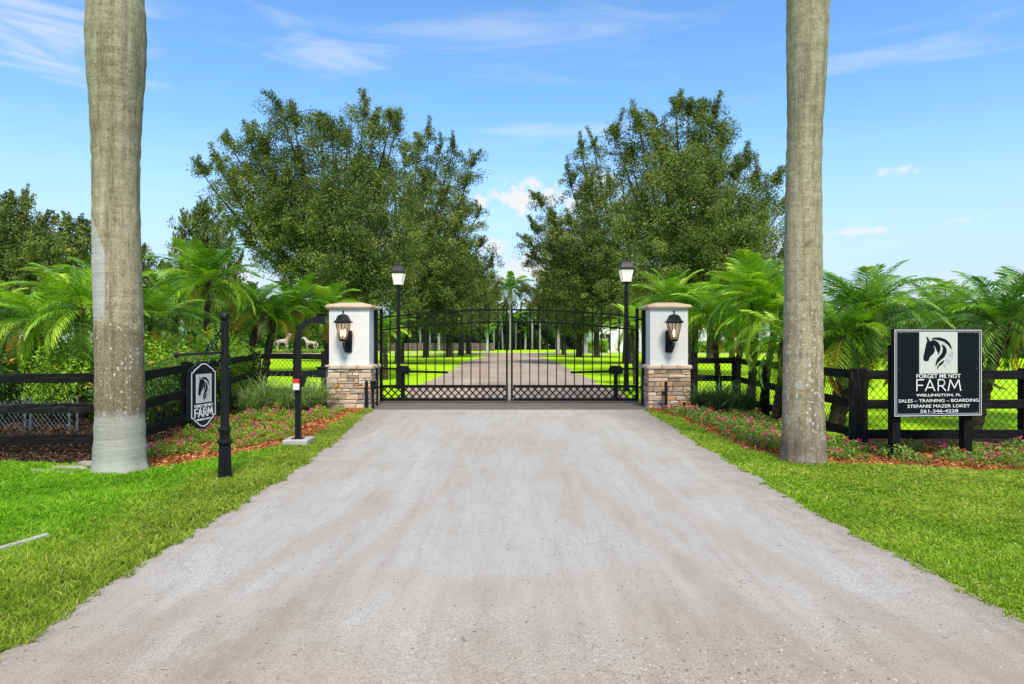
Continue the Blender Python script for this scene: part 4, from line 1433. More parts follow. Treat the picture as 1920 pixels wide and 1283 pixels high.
# ------------------------------------------------------------------ bits at the left edge
t = thing('yard_hydrant', 'red yard hydrant with a pale grey cap at the edge of the left shrubs', 'hydrant', (-8.01, 10.6, 0))
obj('pipe', MB().lathe([(.04, 0), (.04, .95), (.055, .96), (.055, 1.02)], 10), M['red_plastic'], t, smooth=True)
obj('hydrant_cap', MB().lathe([(.055, 1.02), (.06, 1.03), (.06, 1.12), (.03, 1.16)], 10), M['galvanised'], t, smooth=True)

for (px, hw, z, lab) in [(52, .50, 0, 'galvanised chain link panel with silver posts leaning behind the left fence'), (136, .46, 0, 'galvanised chain link panel with silver posts standing nearer the left palm trunk')]:
    Y = 11.4
    X = (px - 960) / 1280 * Y
    t = thing('wire_panel', lab, 'wire panel', (X, Y, 0), 0, 'galvanised wire panels behind the left fence')
    for dx in (-.045, .045) if hw == .5 else (-.05, .08):
        obj('post', MB().tube([(dx, 0, 0), (dx, 0, .58)], .020, 8), M['galvanised'], t, smooth=True)
    b = MB()
    w0, w1, hh = -.72, .0, .52
    for sgn in (1, -1):
        for k in range(-6, 10):
            a, c = w0 + k * .075, w0 + k * .075 + .36
            za, zc = (.05, hh) if sgn > 0 else (hh, .05)
            if a < w0:
                za += (zc - za) * (w0 - a) / .36
                a = w0
            if c > w1:
                zc = za + (zc - za) * (w1 - a) / (c - a) if c > a else za
                c = w1
            if c - a > .02:
                b.tube([(a, .01, za), (c, .01, zc)], .0022, 3, cap=False)
    w_ = obj('wire_mesh', b.mesh('wire_mesh', fix=False), M['galvanised'], t)
    w_['kind'] = 'stuff'

for i, (px, py, sx, sy, sz, lab) in enumerate([(80, 889, .15, .06, .035, 'flat narrow grey stone in the grass, farthest from the left palm trunk'), (130, 884, .22, .08, .05, 'largest flat grey stone in the grass beside the left palm trunk'),
                                           (114, 892, .16, .035, .03, 'thin flat grey stone in the grass in front of the largest stone'), (163, 877, .12, .07, .06, 'brown broken stone touching the foot of the left palm trunk')]):
    X, Y = gp(px, py)
    bm = bmesh.new()
    bmesh.ops.create_icosphere(bm, subdivisions=2, radius=1)
    rg = random.Random(i)
    for v in bm.verts:
        k = 1 + rg.uniform(-.14, .14)
        v.co = Vector((v.co.x * sx * k, v.co.y * sy * k, max(-.4, min(.55, v.co.z)) * sz * 1.6 + rg.uniform(-.006, .006)))
    me = bpy.data.meshes.new('flat_stone')
    bm.to_mesh(me)
    bm.free()
    o = obj('flat_stone', me, M['flat_rock'], None, (X, Y, .02), (0, 0, rg.uniform(-.3, .3)))
    tag(o, lab, 'stone', 'flat stones in the grass by the left palm')
a, b_ = gp(-60, 1057), gp(90, 1012)
d = Vector((b_[0] - a[0], b_[1] - a[1], 0))
o = obj('edging_strip', MB().box((0, 0, 0), (d.length, .05, .05)), M['concrete'], None, ((a[0] + b_[0]) / 2, (a[1] + b_[1]) / 2, .025), (0, 0, math.atan2(d.y, d.x)), bevel=.006)
tag(o, 'pale concrete edging strip half sunk in the front grass', 'edging')

# ------------------------------------------------------------------ far buildings and fences
def building(name, label, cat, x0, x1, y0, y1, h, wins, roof_h, ov=.5):
    """white walls with a hipped roof; wins: (x, z0, z1, w) on the front"""
    t = thing(name, label, cat, ((x0 + x1) / 2, y0, 0))
    w, d = (x1 - x0), (y1 - y0)
    obj('wall', MB().box((0, d / 2, h / 2 - .1), (w, d, h + .2)), M['white_wall'], t)
    b = MB()
    e = ov
    vs = [(-w / 2 - e, -e, h), (w / 2 + e, -e, h), (w / 2 + e, d + e, h), (-w / 2 - e, d + e, h), (-w / 2 + d * .45, d / 2, h + roof_h), (w / 2 - d * .45, d / 2, h + roof_h)]
    vs2 = [(a, b__, c - .16) for a, b__, c in vs[:4]]
    b.add(vs + vs2, [(0, 1, 5, 4), (1, 2, 5), (2, 3, 4, 5), (3, 0, 4), (9, 8, 7, 6), (0, 6, 7, 1), (1, 7, 8, 2), (2, 8, 9, 3), (3, 9, 6, 0)])
    obj('roof', b, M['roof'], t)
    for (x, z0, z1, ww) in wins:
        f = obj('window' if z0 > .3 else 'door', MB().box((x, -.04, (z0 + z1) / 2), (ww + .24, .12, z1 - z0 + .24)), M['white_paint'], t)
        obj('pane', MB().box((x, -.115, (z0 + z1) / 2), (ww, .05, z1 - z0)), M['dark_glass'], f)
        obj('glazing_bar', MB().box((x, -.15, (z0 + z1) / 2), (.06, .03, z1 - z0)), M['white_paint'], f)
    return t


building('stable', 'long low white stable with dark doors beyond the far left paddock', 'stable', -60, -40, 74, 84, 3.9,
         [(-8.5, .05, 2.6, 1.6), (-4.5, .9, 2.2, 1.4), (-.5, .05, 2.6, 1.6), (3.5, .9, 2.2, 1.4), (7.5, .05, 2.6, 1.6)], 2.6)
building('house', 'white house with dark windows behind the trees on the right', 'house', 12.2, 40, 102, 114, 5.2,
         [(-12.2, .35, 2.7, 1.6), (-8.4, .35, 2.7, 1.6), (-4.5, .9, 2.7, 1.5), (-.5, .9, 2.7, 1.5), (4.2, .3, 3.4, 1.2), (6.2, .3, 3.4, 1.2), (9.5, .3, 3.4, 1.2), (-11, 3.4, 4.6, 1.2), (-6, 3.4, 4.6, 1.2), (1, 3.7, 4.7, 1.2)], 3.2)

t = thing('plank_fence', 'low brown wooden plank fence at the far end of the lawn', 'fence', (-24, 112, 0))
for k in range(44):
    obj('plank', MB().box((0, 0, .66 + random.uniform(-.03, .03)), (.47, .05, 1.32)), M['brown_plank'], t, (k * .485, random.uniform(-.015, .015), 0), bevel=0)
board_fence('paddock_fence', 'distant black three board paddock fence in front of the white stable', None,
            [(-46, 57), (-43.2, 57), (-40.4, 57), (-37.6, 57), (-34.8, 57), (-32, 57), (-29.2, 57), (-26.4, 57)], [0] * 8, [1.35, .85, .35], [.2] * 8, .16, 1.5, mesh=False, board_h=.2)
M['frond_dry'] = mat_leaf('frond_dry', [(0.0, (.10, .06, .025)), (0.5, (.24, .16, .07)), (1.0, (.40, .30, .15))], 0.2, objrand=.4, tcol=(1.1, 1, .8))
# ------------------------------------------------------------------ the two big royal palm trunks
def royal_profile(px_base, Y, prof):
    """prof: (py, left px, right px) -> rings (cx, z, r)"""
    s = 1280.0 / Y
    out = []
    for py, a, b in prof:
        out.append((((a + b) / 2 - px_base) / s, 1.5 - (py - 641.5) / s, (b - a) / 2 / s))
    return out


def frond_mesh(name, L, droop, nl, ll, lw, seed, m, a0=0.12, taper=1.0, curl=1.0, plumose=0.35):
    """an arching feather leaf along +x, z up; its own base at the origin"""
    rg = np.random.default_rng(seed)
    T = 26
    ts = np.linspace(0, 1, T)
    ang_ = -droop * ts ** 1.35
    dx = np.cos(ang_) * L / (T - 1)
    dz = np.sin(ang_) * L / (T - 1)
    px = np.r_[0, np.cumsum(dx)[:-1]]
    pz = np.r_[0, np.cumsum(dz)[:-1]]
    V, F, Rn = [], [], []
    # midrib
    for i in range(0, T, 3):
        w = .016 * (1 - .85 * ts[i]) * L / 1.3
        V += [(px[i], -w, pz[i]), (px[i], w, pz[i]), (px[i], 0, pz[i] - w * 1.5)]
        Rn += [.75] * 3
    k = len(range(0, T, 3))
    for i in range(k - 1):
        for j in range(3):
            a, b = i * 3 + j, i * 3 + (j + 1) % 3
            F.append((a, b, b + 3, a + 3))
    for side in (1, -1):
        for i in range(nl):
            t = a0 + (1 - a0) * (i + rg.uniform(-.3, .3)) / nl
            t = min(max(t, a0), .995)
            P = np.array([np.interp(t, ts, px), 0, np.interp(t, ts, pz)])
            an = np.interp(t, ts, ang_)
            fw = np.array([math.cos(an), 0, math.sin(an)])
            upv = np.array([-math.sin(an), 0, math.cos(an)])
            q = (t - a0) / (1 - a0)
            ln = ll * (0.45 + .75 * math.sin(PI * min(1, .18 + .82 * q) ** .9)) * rg.uniform(.85, 1.12)
            if q > .9:
                ln *= .8
            fwd = .35 + .75 * q + rg.uniform(-.12, .12)
            lift = plumose * rg.uniform(-.5, 1.1) + .12
            d = np.array([0, side, 0]) * 1.0 + fw * fwd + upv * lift
            d /= np.linalg.norm(d)
            m1 = P + d * ln * .5
            d2 = d + np.array([0, 0, -1]) * curl * rg.uniform(.45, 1.0)
            d2 /= np.linalg.norm(d2)
            tip = m1 + d2 * ln * .5
            wv = np.cross(d, np.array([0, 0, 1.0]))
            wv /= np.linalg.norm(wv) + 1e-9
            wv = wv * lw
            o = len(V)
            V += [tuple(P - wv * .5), tuple(P + wv * .5), tuple(m1 + wv), tuple(m1 - wv), tuple(tip + wv * .15), tuple(tip - wv * .15)]
            r = .25 + .5 * rg.random() + .2 * q
            Rn += [r - .1, r - .1, r, r, r + .12, r + .12]
            F += [(o, o + 1, o + 2, o + 3), (o + 3, o + 2, o + 4, o + 5)]
    return np_mesh(name, np.array(V), np.array(F), m, np.array(Rn))


FM = [frond_mesh('frond', 1.35, d, 38, .31, .0105, 40 + i, M['frond'], plumose=.16) for i, d in enumerate((1.0, 1.25, 1.5, 1.75, 2.05))]
FR = [frond_mesh('frond', 3.0, d, 44, .62, .05, 60 + i, M['frond_dark'], plumose=.6) for i, d in enumerate((1.1, 1.5, 1.9))]


def slot_mat(o, m):
    o.material_slots[0].link = 'OBJECT'
    o.material_slots[0].material = m


def crown_of_fronds(t, top, n, rg, meshes, scale, mats, spread=(80, -32), yellow=0, dry=0):
    """fronds round the top of a stem, young upright ones to old hanging ones"""
    for i in range(n):
        q = i / (n - 1)
        el_ = spread[0] + (spread[1] - spread[0]) * q ** 1.0 + rg.uniform(-8, 8)
        azm = i * 2.39996 + rg.uniform(-.3, .3)
        k = min(len(meshes) - 1, int(q * len(meshes)))
        k = max(0, min(len(meshes) - 1, (len(meshes) - 1 - k) if False else rg.choice([k, max(0, k - 1)])))
        o = bpy.data.objects.new('frond', meshes[k])
        sc = scale * rg.uniform(.85, 1.12) * (1.0 if q > .12 else .8)
        o.scale = (sc, sc, sc)
        o.rotation_euler = Euler((rg.uniform(-.35, .35), -R(el_), azm), 'XYZ')
        o.location = (top[0] + .05 * scale * math.cos(azm), top[1] + .05 * scale * math.sin(azm), top[2] - .10 * q * scale)
        link(o, t)
        mm = mats[0] if q < .35 else (mats[1] if q < .8 else mats[2])
        if yellow and i >= n - yellow:
            mm = M['frond_yellow']
        slot_mat(o, mm)
    if dry:
        for i in range(dry):
            o = bpy.data.objects.new('dry_frond', meshes[-1])
            o.scale = (scale * .8,) * 3
            azm = rg.uniform(0, 6.28)
            o.rotation_euler = Euler((0, R(rg.uniform(38, 62)), azm), 'XYZ')
            o.location = (top[0] + .05 * math.cos(azm), top[1] + .05 * math.sin(azm), top[2] - .16 * scale)
            link(o, t)
            slot_mat(o, M['frond_dry'])


def royal_palm(name, label, base, prof, m, ztop):
    t = thing(name, label, 'palm tree', (base[0], base[1], 0), 0, 'royal palms at the roadside')
    rings = royal_profile(base[2], base[1], prof)
    # continue above the frame, tapering to the crownshaft
    cx, z, r = rings[-1]
    rings += [(cx, z + .8, r * .95), (cx, z + 1.8, r * .82), (cx, ztop, r * .66)]
    seg, V, F = 40, [], []
    zs = [q[1] for q in rings]
    N = 190
    rg = np.random.default_rng(int(base[2]))
    for i in range(N):
        z = -.06 + (ztop + .06) * i / (N - 1)
        c = np.interp(z, zs, [q[0] for q in rings])
        r = np.interp(z, zs, [q[2] for q in rings])
        wob = .003 * math.sin(i * 1.7) + rg.normal() * .0018
        for k in range(seg):
            a = 2 * PI * k / seg
            low = max(0, 1 - max(z, 0) / .35)
            rr = r * (1 + .012 * math.sin(3 * a + z * .8) + .010 * math.sin(5 * a - z * 1.3) + low * .03 * math.sin(7 * a + 1) + low * .02 * math.sin(11 * a)) + wob
            V.append((c + rr * math.cos(a), rr * math.sin(a), z))
    for i in range(N - 1):
        for k in range(seg):
            k2 = (k + 1) % seg
            F.append((i * seg + k, i * seg + k2, (i + 1) * seg + k2, (i + 1) * seg + k))
    tr = bpy.data.objects.new('trunk', np_mesh('trunk', np.array(V), np.array(F), m, smooth=True))
    link(tr, t)
    c = rings[-1][0]
    obj('crownshaft', MB().lathe([(rings[-1][2], ztop - .05), (rings[-1][2] * 1.12, ztop + .2), (rings[-1][2] * .9, ztop + .9), (.06, ztop + 1.6)], 20, c=(c, 0, 0)), M['crownshaft'], t, smooth=True)
    rr = random.Random(int(base[2]))
    crown_of_fronds(t, (c, 0, ztop + 1.5), 13, rr, FR, 1.0, (M['frond'], M['frond_dark'], M['frond_dark']), spread=(75, -5))
    return t


X, Y = gp(226, 885)
royal_palm('royal_palm', 'thick royal palm trunk with pale grey foot standing behind the fluted sign post', (X, Y, 226),
           [(892, 174, 277), (880, 177, 273), (860, 179, 270), (830, 181, 267.5), (780, 182.5, 266), (700, 183, 265), (620, 181.5, 264), (560, 180, 263), (500, 179, 261), (440, 178.5, 259.5), (380, 178.5, 258.5), (320, 178.5, 258.5), (260, 177, 260), (200, 174, 263), (160, 171, 266), (120, 168, 268.5), (70, 166.5, 269), (30, 167.5, 267.5), (0, 169, 265)], M['royal_left'], 13.5)
X, Y = gp(1508, 865)
royal_palm('royal_palm', 'slimmer lichen spotted royal palm trunk left of the large square sign', (X, Y, 1508),
           [(872, 1464, 1552), (850, 1467, 1548), (800, 1469.5, 1545), (740, 1470, 1542), (700, 1470.5, 1541), (600, 1471, 1540), (500, 1471.5, 1539), (400, 1473, 1538.5), (330, 1475, 1538), (270, 1477, 1539), (200, 1478, 1543), (130, 1477.5, 1547.5), (60, 1477, 1551), (0, 1478, 1553)], M['royal_right'], 14.0)


# ------------------------------------------------------------------ pygmy date palms behind the fences
def date_palm(label, base, top, n, seed, scale=1.0, mats=None, yellow=1, r=.075, low=-14, group='feathery date palms planted behind the fence', extra=None):
    """base (x, y) on the ground, top (x, y, z) the heart of the crown"""
    rg = random.Random(seed)
    t = thing('date_palm', label, 'palm tree', (base[0], base[1], 0), 0, group)
    d = Vector((top[0] - base[0], top[1] - base[1], top[2]))
    pts, rs = [], []
    N = 26
    for i in range(N + 1):
        q = i / N
        bend = math.sin(q * PI) * .06 * d.z
        pts.append((d.x * q ** 1.2 + bend * (.5 if d.x > 0 else -.5) * .3, d.y * q, d.z * q - .05))
        rs.append(r * (1.12 - .2 * q) * (1 + (.13 if i % 2 else -.10) + rg.uniform(-.05, .05)))
    obj('trunk', MB().tube(pts, rs, 9), M['palm_bark'], t)
    # old leaf bases under the crown
    b = MB()
    for i in range(26):
        a = i * 2.4
        z = d.z - .05 - .34 * rg.random() * scale
        p = Vector((d.x + r * .8 * math.cos(a), d.y + r * .8 * math.sin(a), z))
        o = Vector((math.cos(a), math.sin(a), rg.uniform(.6, 1.8))).normalized()
        b.tube([p - Vector((0, 0, .08)), p + o * .07 * scale, p + o * .15 * scale], [.022 * scale, .020 * scale, .010], 4)
    obj('leaf_base', b, M['palm_bark'], t)
    b = MB()
    for i in range(9):
        a = rg.uniform(0, 6.28)
        p = Vector((d.x + r * math.cos(a), d.y + r * math.sin(a), d.z - .15))
        L = rg.uniform(.2, .45) * scale
        b.tube([p, p + Vector((math.cos(a) * .06, math.sin(a) * .06, -L * .4)), p + Vector((math.cos(a) * .05, math.sin(a) * .05, -L))], [.014, .010, .004], 4)
    obj('dry_leaf', b, M['dry_palm'], t)
    mats = mats or (M['frond_bright'], M['frond'], M['frond'])
    crown_of_fronds(t, (d.x, d.y, d.z), n, rg, FM, scale, mats, spread=(80, low), yellow=yellow, dry=(1 + seed % 2) if low < -20 else seed % 2)
    return t


BR = (M['frond_bright'], M['frond_bright'], M['frond'])
MD = (M['frond_bright'], M['frond'], M['frond'])
DK = (M['frond'], M['frond_dark'], M['frond_dark'])
# label, depth, base px, crown heart px (x, y), fronds, scale, mats, yellow
PALMS = [
    ('yellow fringed date palm at the far left above the dark shrub', 13.0, 92, (76, 600), 30, 1.05, MD, 3),
    ('date palm half out of the picture at the left edge', 14.5, -40, (-15, 590), 28, 1.1, MD, 2),
    ('bright drooping date palm immediately left of the thick palm trunk', 12.5, 150, (160, 575), 34, 1.12, BR, 0),
    ('tall date palm behind the thick palm trunk', 16.5, 215, (205, 545), 30, 1.2, MD, 0),
    ('low dark date palm immediately right of the thick palm trunk', 14.0, 300, (292, 605), 32, 1.15, DK, 1),
    ('dark fronded date palm between the thick trunk and the tallest left date palm', 18.5, 325, (330, 570), 30, 1.25, DK, 0),
    ('tallest left date palm with bare brown stem above the hanging sign', 15.5, 384, (391, 528), 38, 1.15, BR, 2),
    ('date palm with thick dark leaning stem by the fence corner post', 16.6, 452, (487, 578), 30, 1.05, MD, 2),
    ('date palm with orange lower fronds left of the keypad post', 16.8, 486, (515, 596), 28, .95, MD, 4),
    ('date palm directly behind the keypad post', 18.0, 552, (556, 574), 32, 1.15, MD, 1),
    ('date palm rising behind the white pillar beside the keypad post', 18.8, 612, (612, 578), 32, 1.2, BR, 2),
    ('small date palm seen through the gate leaf beside the keypad side pillar', 27.0, 722, (722, 618), 24, 1.1, BR, 0),
    ('small bright date palm seen through the gate next to the tan stone pillar', 24.0, 1192, (1186, 610), 26, 1.1, BR, 1),
    ('yellow tipped date palm behind the tan stone pillar', 19.0, 1268, (1258, 565), 30, 1.2, BR, 4),
    ('date palm just right of the tan stone pillar', 18.6, 1298, (1302, 590), 30, 1.15, MD, 1),
    ('date palm with dark shaggy neck second from the tan stone pillar', 17.2, 1352, (1335, 592), 32, 1.15, BR, 1),
    ('small short stemmed date palm between taller ones right of the tan pillar', 18.0, 1378, (1387, 622), 24, .7, MD, 1),
    ('bright date palm with a straight dark stem left of the slim palm trunk', 15.2, 1408, (1413, 555), 38, 1.25, BR, 0),
    ('date palm with leaning stem just left of the slim palm trunk', 14.6, 1428, (1452, 590), 32, 1.15, BR, 1),
    ('low spreading date palm leaning over the fence behind the slim palm trunk', 12.6, 1455, (1470, 640), 22, .95, MD, 0),
    ('large full date palm between the slim palm trunk and the large sign', 11.8, 1572, (1618, 588), 46, 1.25, DK, 3),
    ('shorter date palm in front of the full one behind the corner post', 11.4, 1562, (1580, 625), 26, 1.0, MD, 2),
    ('date palm with dark crown behind the right side of the large sign', 14.0, 1755, (1772, 600), 28, 1.2, DK, 0),
    ('date palm with curved stem and one yellow frond at the far right', 11.6, 1832, (1872, 606), 36, 1.3, DK, 2),
    ('date palm cut by the right edge of the picture', 12.6, 1985, (1975, 590), 32, 1.3, DK, 2),
]
for i, (lab, Yd, bx, (tx, ty), n, sc, mats, yl) in enumerate(PALMS):
    top = at(tx, ty, Yd)
    date_palm(lab, ((bx - 960) / 1280 * Yd, Yd + .05), (top.x, Yd - .1, top.z), n, 100 + i, sc * (.70 if 7 <= i <= 10 else .80), mats, yl, r=.07 + .01 * (i % 3), low=-38 if i in (0, 2, 19, 20, 21) else (-6 if 7 <= i <= 10 else -16))


# ------------------------------------------------------------------ oaks
def oak_parts(tips, trunk_h, r0, nleaf, leaf, seed, lob=1.0, fork=None, spread_lo=.25, nclu=46, skirt=0):
    """tips: limb ends (x, y, z, thickness) round a trunk at the origin.  -> (branch MB, leaf V, F, rnd)"""
    rg = np.random.default_rng(seed)
    b = MB()
    H = max(t[2] for t in tips)
    fork = fork or trunk_h
    # leader
    lead = [(0, 0, -.1), (.03, 0, trunk_h * .5), (0, .03, trunk_h), (.1 * rg.normal(), .1 * rg.normal(), H * .5), (.25 * rg.normal(), .2 * rg.normal(), H * .8)]
    b.tube([lead[0], (0, 0, .12), lead[1], lead[2], lead[3], lead[4]], [r0 * 1.6, r0 * 1.15, r0, r0 * .92, r0 * .5, r0 * .15], 9)
    CL = []                      # clusters: centre, spread, tint
    for (tx, ty, tz, w) in tips:
        tip = np.array([tx, ty, tz])
        hr = math.hypot(tx, ty)
        z0 = fork + (tz - fork) * rg.uniform(.02, .30) * (1.0 if hr < 3 else .6)
        p0 = np.array([0, 0, max(fork * .8, z0)])
        mid = p0 * .45 + tip * .55 + np.array([tx * .12, ty * .12, -(tz - p0[2]) * .10 + rg.normal() * .2])
        ts = np.linspace(0, 1, 9)
        cv = [(1 - t) ** 2 * p0 + 2 * t * (1 - t) * mid + t * t * tip for t in ts]
        L = np.linalg.norm(tip - p0)
        rr = r0 * .42 * min(1, L / 7)
        b.tube([tuple(c) for c in cv], [rr * (1 - .93 * t) + .008 for t in ts], 6)
        k = int(nclu * w * min(1.6, max(.5, L / 6)))
        tint = rg.uniform(-.14, .14)
        dirn = cv[-1] - cv[-2]
        dirn = dirn / np.linalg.norm(dirn) + np.array([0, 0, .35])
        for s in range(4):
            dd = dirn + rg.normal(size=3) * .35
            dd /= np.linalg.norm(dd)
            st0 = cv[-2] * (1 - rg.random()) + cv[-1] * rg.random() if False else cv[-1] - (cv[-1] - cv[-2]) * rg.random() * .8
            Ls = rg.uniform(.35, .95) * lob
            b.tube([tuple(st0), tuple(st0 + dd * Ls)], [.014, .004], 3, cap=False)
            for q in (.35, .6, .8, 1.0):
                CL.append((st0 + dd * Ls * q, .075 + .05 * (1 - q), tint + rg.uniform(-.1, .16), w))
        for _ in range(k):
            t = spread_lo + (1 - spread_lo) * rg.random() ** .62
            c = (1 - t) ** 2 * p0 + 2 * t * (1 - t) * mid + t * t * tip
            u = (t - spread_lo) / (1 - spread_lo)
            rad = lob * w * (.25 + 1.15 * math.sin(PI * (.14 + .64 * u)) ** .8) * (1 if u < .9 else .7)
            d = rg.normal(size=3)
            d[2] *= .75
            d = d / (np.linalg.norm(d) + 1e-6) * rad * rg.random() ** .45
            if d[2] < 0:
                d[2] *= .8
            e = c + d
            if e[2] < 2.0:
                e[2] = 2.0 + rg.random() * .5
            sg = rg.uniform(.17, .42) * (1.0 if u < .85 else .72)
            CL.append((e, sg, tint + rg.uniform(-.27, .27), w))
            if rg.random() < .35:
                b.tube([tuple(c), tuple((c + e) / 2 + rg.normal(size=3) * .06), tuple(e)], [.022, .014, .005], 3, cap=False)
    for _ in range(skirt):       # low outer foliage
        a = rg.uniform(0, 2 * PI)
        rm = np.mean([math.hypot(t[0], t[1]) for t in tips])
        rad = rm * rg.uniform(.2, 1.05)
        CL.append((np.array([rad * math.cos(a), rad * math.sin(a), rg.uniform(fork * .85, fork * .85 + H * .25)]), rg.uniform(.2, .4), rg.uniform(-.2, .1), 1))
    nc = len(CL)
    wt_ = np.array([min(1.0, (c[1] / .2) ** 1.3) for c in CL])
    per = np.maximum(7, (nleaf * wt_ / wt_.sum()).astype(int))
    Cc = np.repeat(np.array([c[0] for c in CL]), per, axis=0)
    S = np.repeat(np.array([c[1] for c in CL]), per)[:, None]
    Tn = np.repeat(np.array([c[2] for c in CL]), per)
    d_ = unit(rg.normal(size=(len(Cc), 3)) + np.array([0, 0, .25]))
    off = d_ * S * 1.75 * (rg.random((len(Cc), 1)) ** .42) * np.array([1.08, 1.08, .85])
    P = Cc + off + rg.normal(size=(len(Cc), 3)) * .035
    ctr = np.array([0, 0, H * .45])
    out = d_ * .9 + unit(P - ctr) * .35
    V, F = leaf_quads(P, np.full(len(P), leaf), rg, .42, up=.45, out=out)
    rn = np.clip(.42 + Tn + rg.normal(size=len(P)) * .16, 0, .95)
    yel = rg.random(len(P)) < .012
    rn[yel] = 1.0
    return b, V, F, np.repeat(rn, 4)


def oak(label, base, tips, trunk_h, r0, nleaf, leaf, seed, group='dark leaved oaks lining the drive', **kw):
    t = thing('oak_tree', label, 'tree', (base[0], base[1], 0), 0, group)
    b, V, F, rn = oak_parts(tips, trunk_h, r0, nleaf, leaf, seed, **kw)
    obj('trunk', b, M['bark'], t, smooth=True)
    link(bpy.data.objects.new('crown', np_mesh('crown', V, F, M['oak_leaf'], rn)), t)
    return t


def px_tips(base, lst, rg):
    """picture tips (px, py, dy, w) to points round the trunk"""
    out = []
    for px, py, dy, w in lst:
        Y = base[1] + dy
        out.append(((px - 960) / 1280 * Y - base[0], dy, 1.5 - (py - 641.5) / 1280 * Y, w))
    return out


rgo = random.Random(5)
A = (-7.4, 30.0)
oak('large wide oak with a broken outline behind the keypad side pillar', A, px_tips(A, [
    (378, 322, .5, .55), (402, 298, -.8, .6), (430, 268, .4, .7), (462, 248, -.6, .75), (522, 194, .3, .7), (548, 212, -.5, .65), (500, 300, 1.5, .9), (560, 300, 0, .9),
    (598, 214, .8, .75), (622, 240, -1.2, .9), (650, 262, 1.0, 1.0), (684, 200, 0, .75), (702, 224, -.7, .8), (736, 212, .5, .6), (742, 240, -.4, .7), (665, 330, -2.6, 1.1), (705, 350, -2.4, 1.1), (620, 360, -2.6, 1.1),
    (432, 338, .8, .8), (470, 330, -1.0, .9), (488, 272, .9, .8), (515, 345, .6, .9), (545, 345, -1.5, .95), (475, 400, .8, .75), (520, 380, -1.6, .9), (560, 420, -2.2, 1.0), (470, 455, .5, .6), (600, 450, -2.8, 1.0), (660, 430, -3.2, 1.1), (720, 420, -3.0, 1.1), (700, 500, -3.2, 1.1), (640, 510, -3.0, .9), (740, 470, -2.2, 1.0), (745, 540, -2.0, 1.0), (700, 560, -2.6, .9),
    (660, 300, 3.5, 1.1), (580, 380, 3.5, 1.0), (720, 320, 3.2, 1.0), (760, 380, 1.5, 1.0), (770, 450, 1.0, 1.0)], rgo), 2.7, .27, 205000, .054, 21, nclu=34, lob=1.1)
B = (-7.75, 47.0)
oak('tall oak with upright right shoulder behind the keypad side lamp post', B, px_tips(B, [
    (785, 258, .3, .8), (806, 246, -.5, .7), (828, 268, .5, .8), (852, 268, 0, .8), (893, 288, .2, .75), (880, 330, -1, 1.0), (900, 395, .3, .9), (906, 450, -.6, .95), (918, 500, 0, .9), (926, 545, -.4, .85), (905, 570, -1.5, 1.0),
    (760, 280, -.5, 1.0), (800, 330, -2.8, 1.2), (840, 350, -3.0, 1.2), (860, 420, -3.4, 1.2), (820, 440, -4.0, 1.3), (780, 420, -3.5, 1.2), (870, 480, -3.6, 1.2), (830, 520, -4.2, 1.3), (790, 520, -4.0, 1.3), (880, 540, -3.0, 1.1), (840, 575, -3.6, 1.1), (780, 575, -3.4, 1.1), (720, 500, -2.0, 1.2), (690, 540, -1.5, 1.1), (700, 420, 0, 1.2),
    (850, 560, 2.5, 1.2), (800, 340, 3.4, 1.1), (870, 380, 3, 1.1)], rgo), 3.0, .30, 120000, .076, 22, nclu=32, lob=1.25, skirt=70)
A2 = (7.75, 30.0)
oak('tall rounded oak peaking behind the tan stone pillar', A2, px_tips(A2, [
    (1153, 246, .4, .55), (1194, 217, -.3, .6), (1180, 290, .8, .8), (1232, 230, .3, .75), (1267, 190, 0, .75), (1290, 208, -.6, .8), (1316, 207, .3, .7), (1336, 214, -.4, .7), (1356, 256, .4, .75), (1397, 292, 0, .55), (1380, 320, -1, .85), (1421, 328, .3, .6), (1453, 346, -.3, .65), (1474, 376, .3, .65), (1478, 430, 0, .75), (1470, 480, -.8, .8),
    (1240, 290, -2.4, 1.0), (1290, 300, -2.8, 1.1), (1340, 330, -2.6, 1.0), (1210, 380, -2.6, 1.0), (1265, 400, -3.2, 1.0), (1330, 420, -3.2, 1.0), (1390, 410, -2.6, 1.0), (1430, 420, -1.6, .9), (1230, 470, -3.0, 1.0), (1190, 440, -2.0, .95), (1400, 480, -2.4, .9), (1350, 500, -2.6, .85), (1210, 540, -2.6, 1.0), (1270, 530, -2.8, .9), (1440, 530, -1.6, .9),
    (1250, 300, 3.2, 1.0), (1330, 300, 3.3, 1.0), (1390, 400, 2.8, 1.0), (1200, 400, 2.4, 1.0)], rgo), 2.7, .25, 195000, .054, 23, nclu=34, lob=1.1)
B2 = (8.0, 47.5)
oak('oak with a feathery spire on its left behind the board sign side lamp post', B2, px_tips(B2, [
    (1087, 268, .3, .6), (1112, 262, -.4, .7), (1064, 325, .4, .75), (1100, 330, -1, 1.0), (1008, 372, .2, .65), (1030, 400, -.8, 1.0), (998, 424, 0, .75), (990, 452, -.5, .8), (1000, 485, .4, .9), (988, 545, 0, .9), (1005, 575, -1, 1.0),
    (1140, 340, -1, 1.1), (1160, 400, -3, 1.2), (1110, 400, -3.4, 1.3), (1070, 420, -3.4, 1.3), (1040, 470, -3.4, 1.3), (1090, 480, -4.0, 1.3), (1140, 480, -4.0, 1.3), (1030, 530, -3.4, 1.2), (1080, 550, -4.0, 1.3), (1130, 555, -4.0, 1.3), (1180, 520, -3.0, 1.3), (1200, 560, -2.0, 1.2), (1220, 460, -1, 1.2),
    (1060, 560, 2.5, 1.2), (1100, 360, 3.4, 1.1), (1040, 430, 3, 1.1)], rgo), 3.0, .30, 120000, .076, 24, nclu=32, lob=1.25, skirt=70)


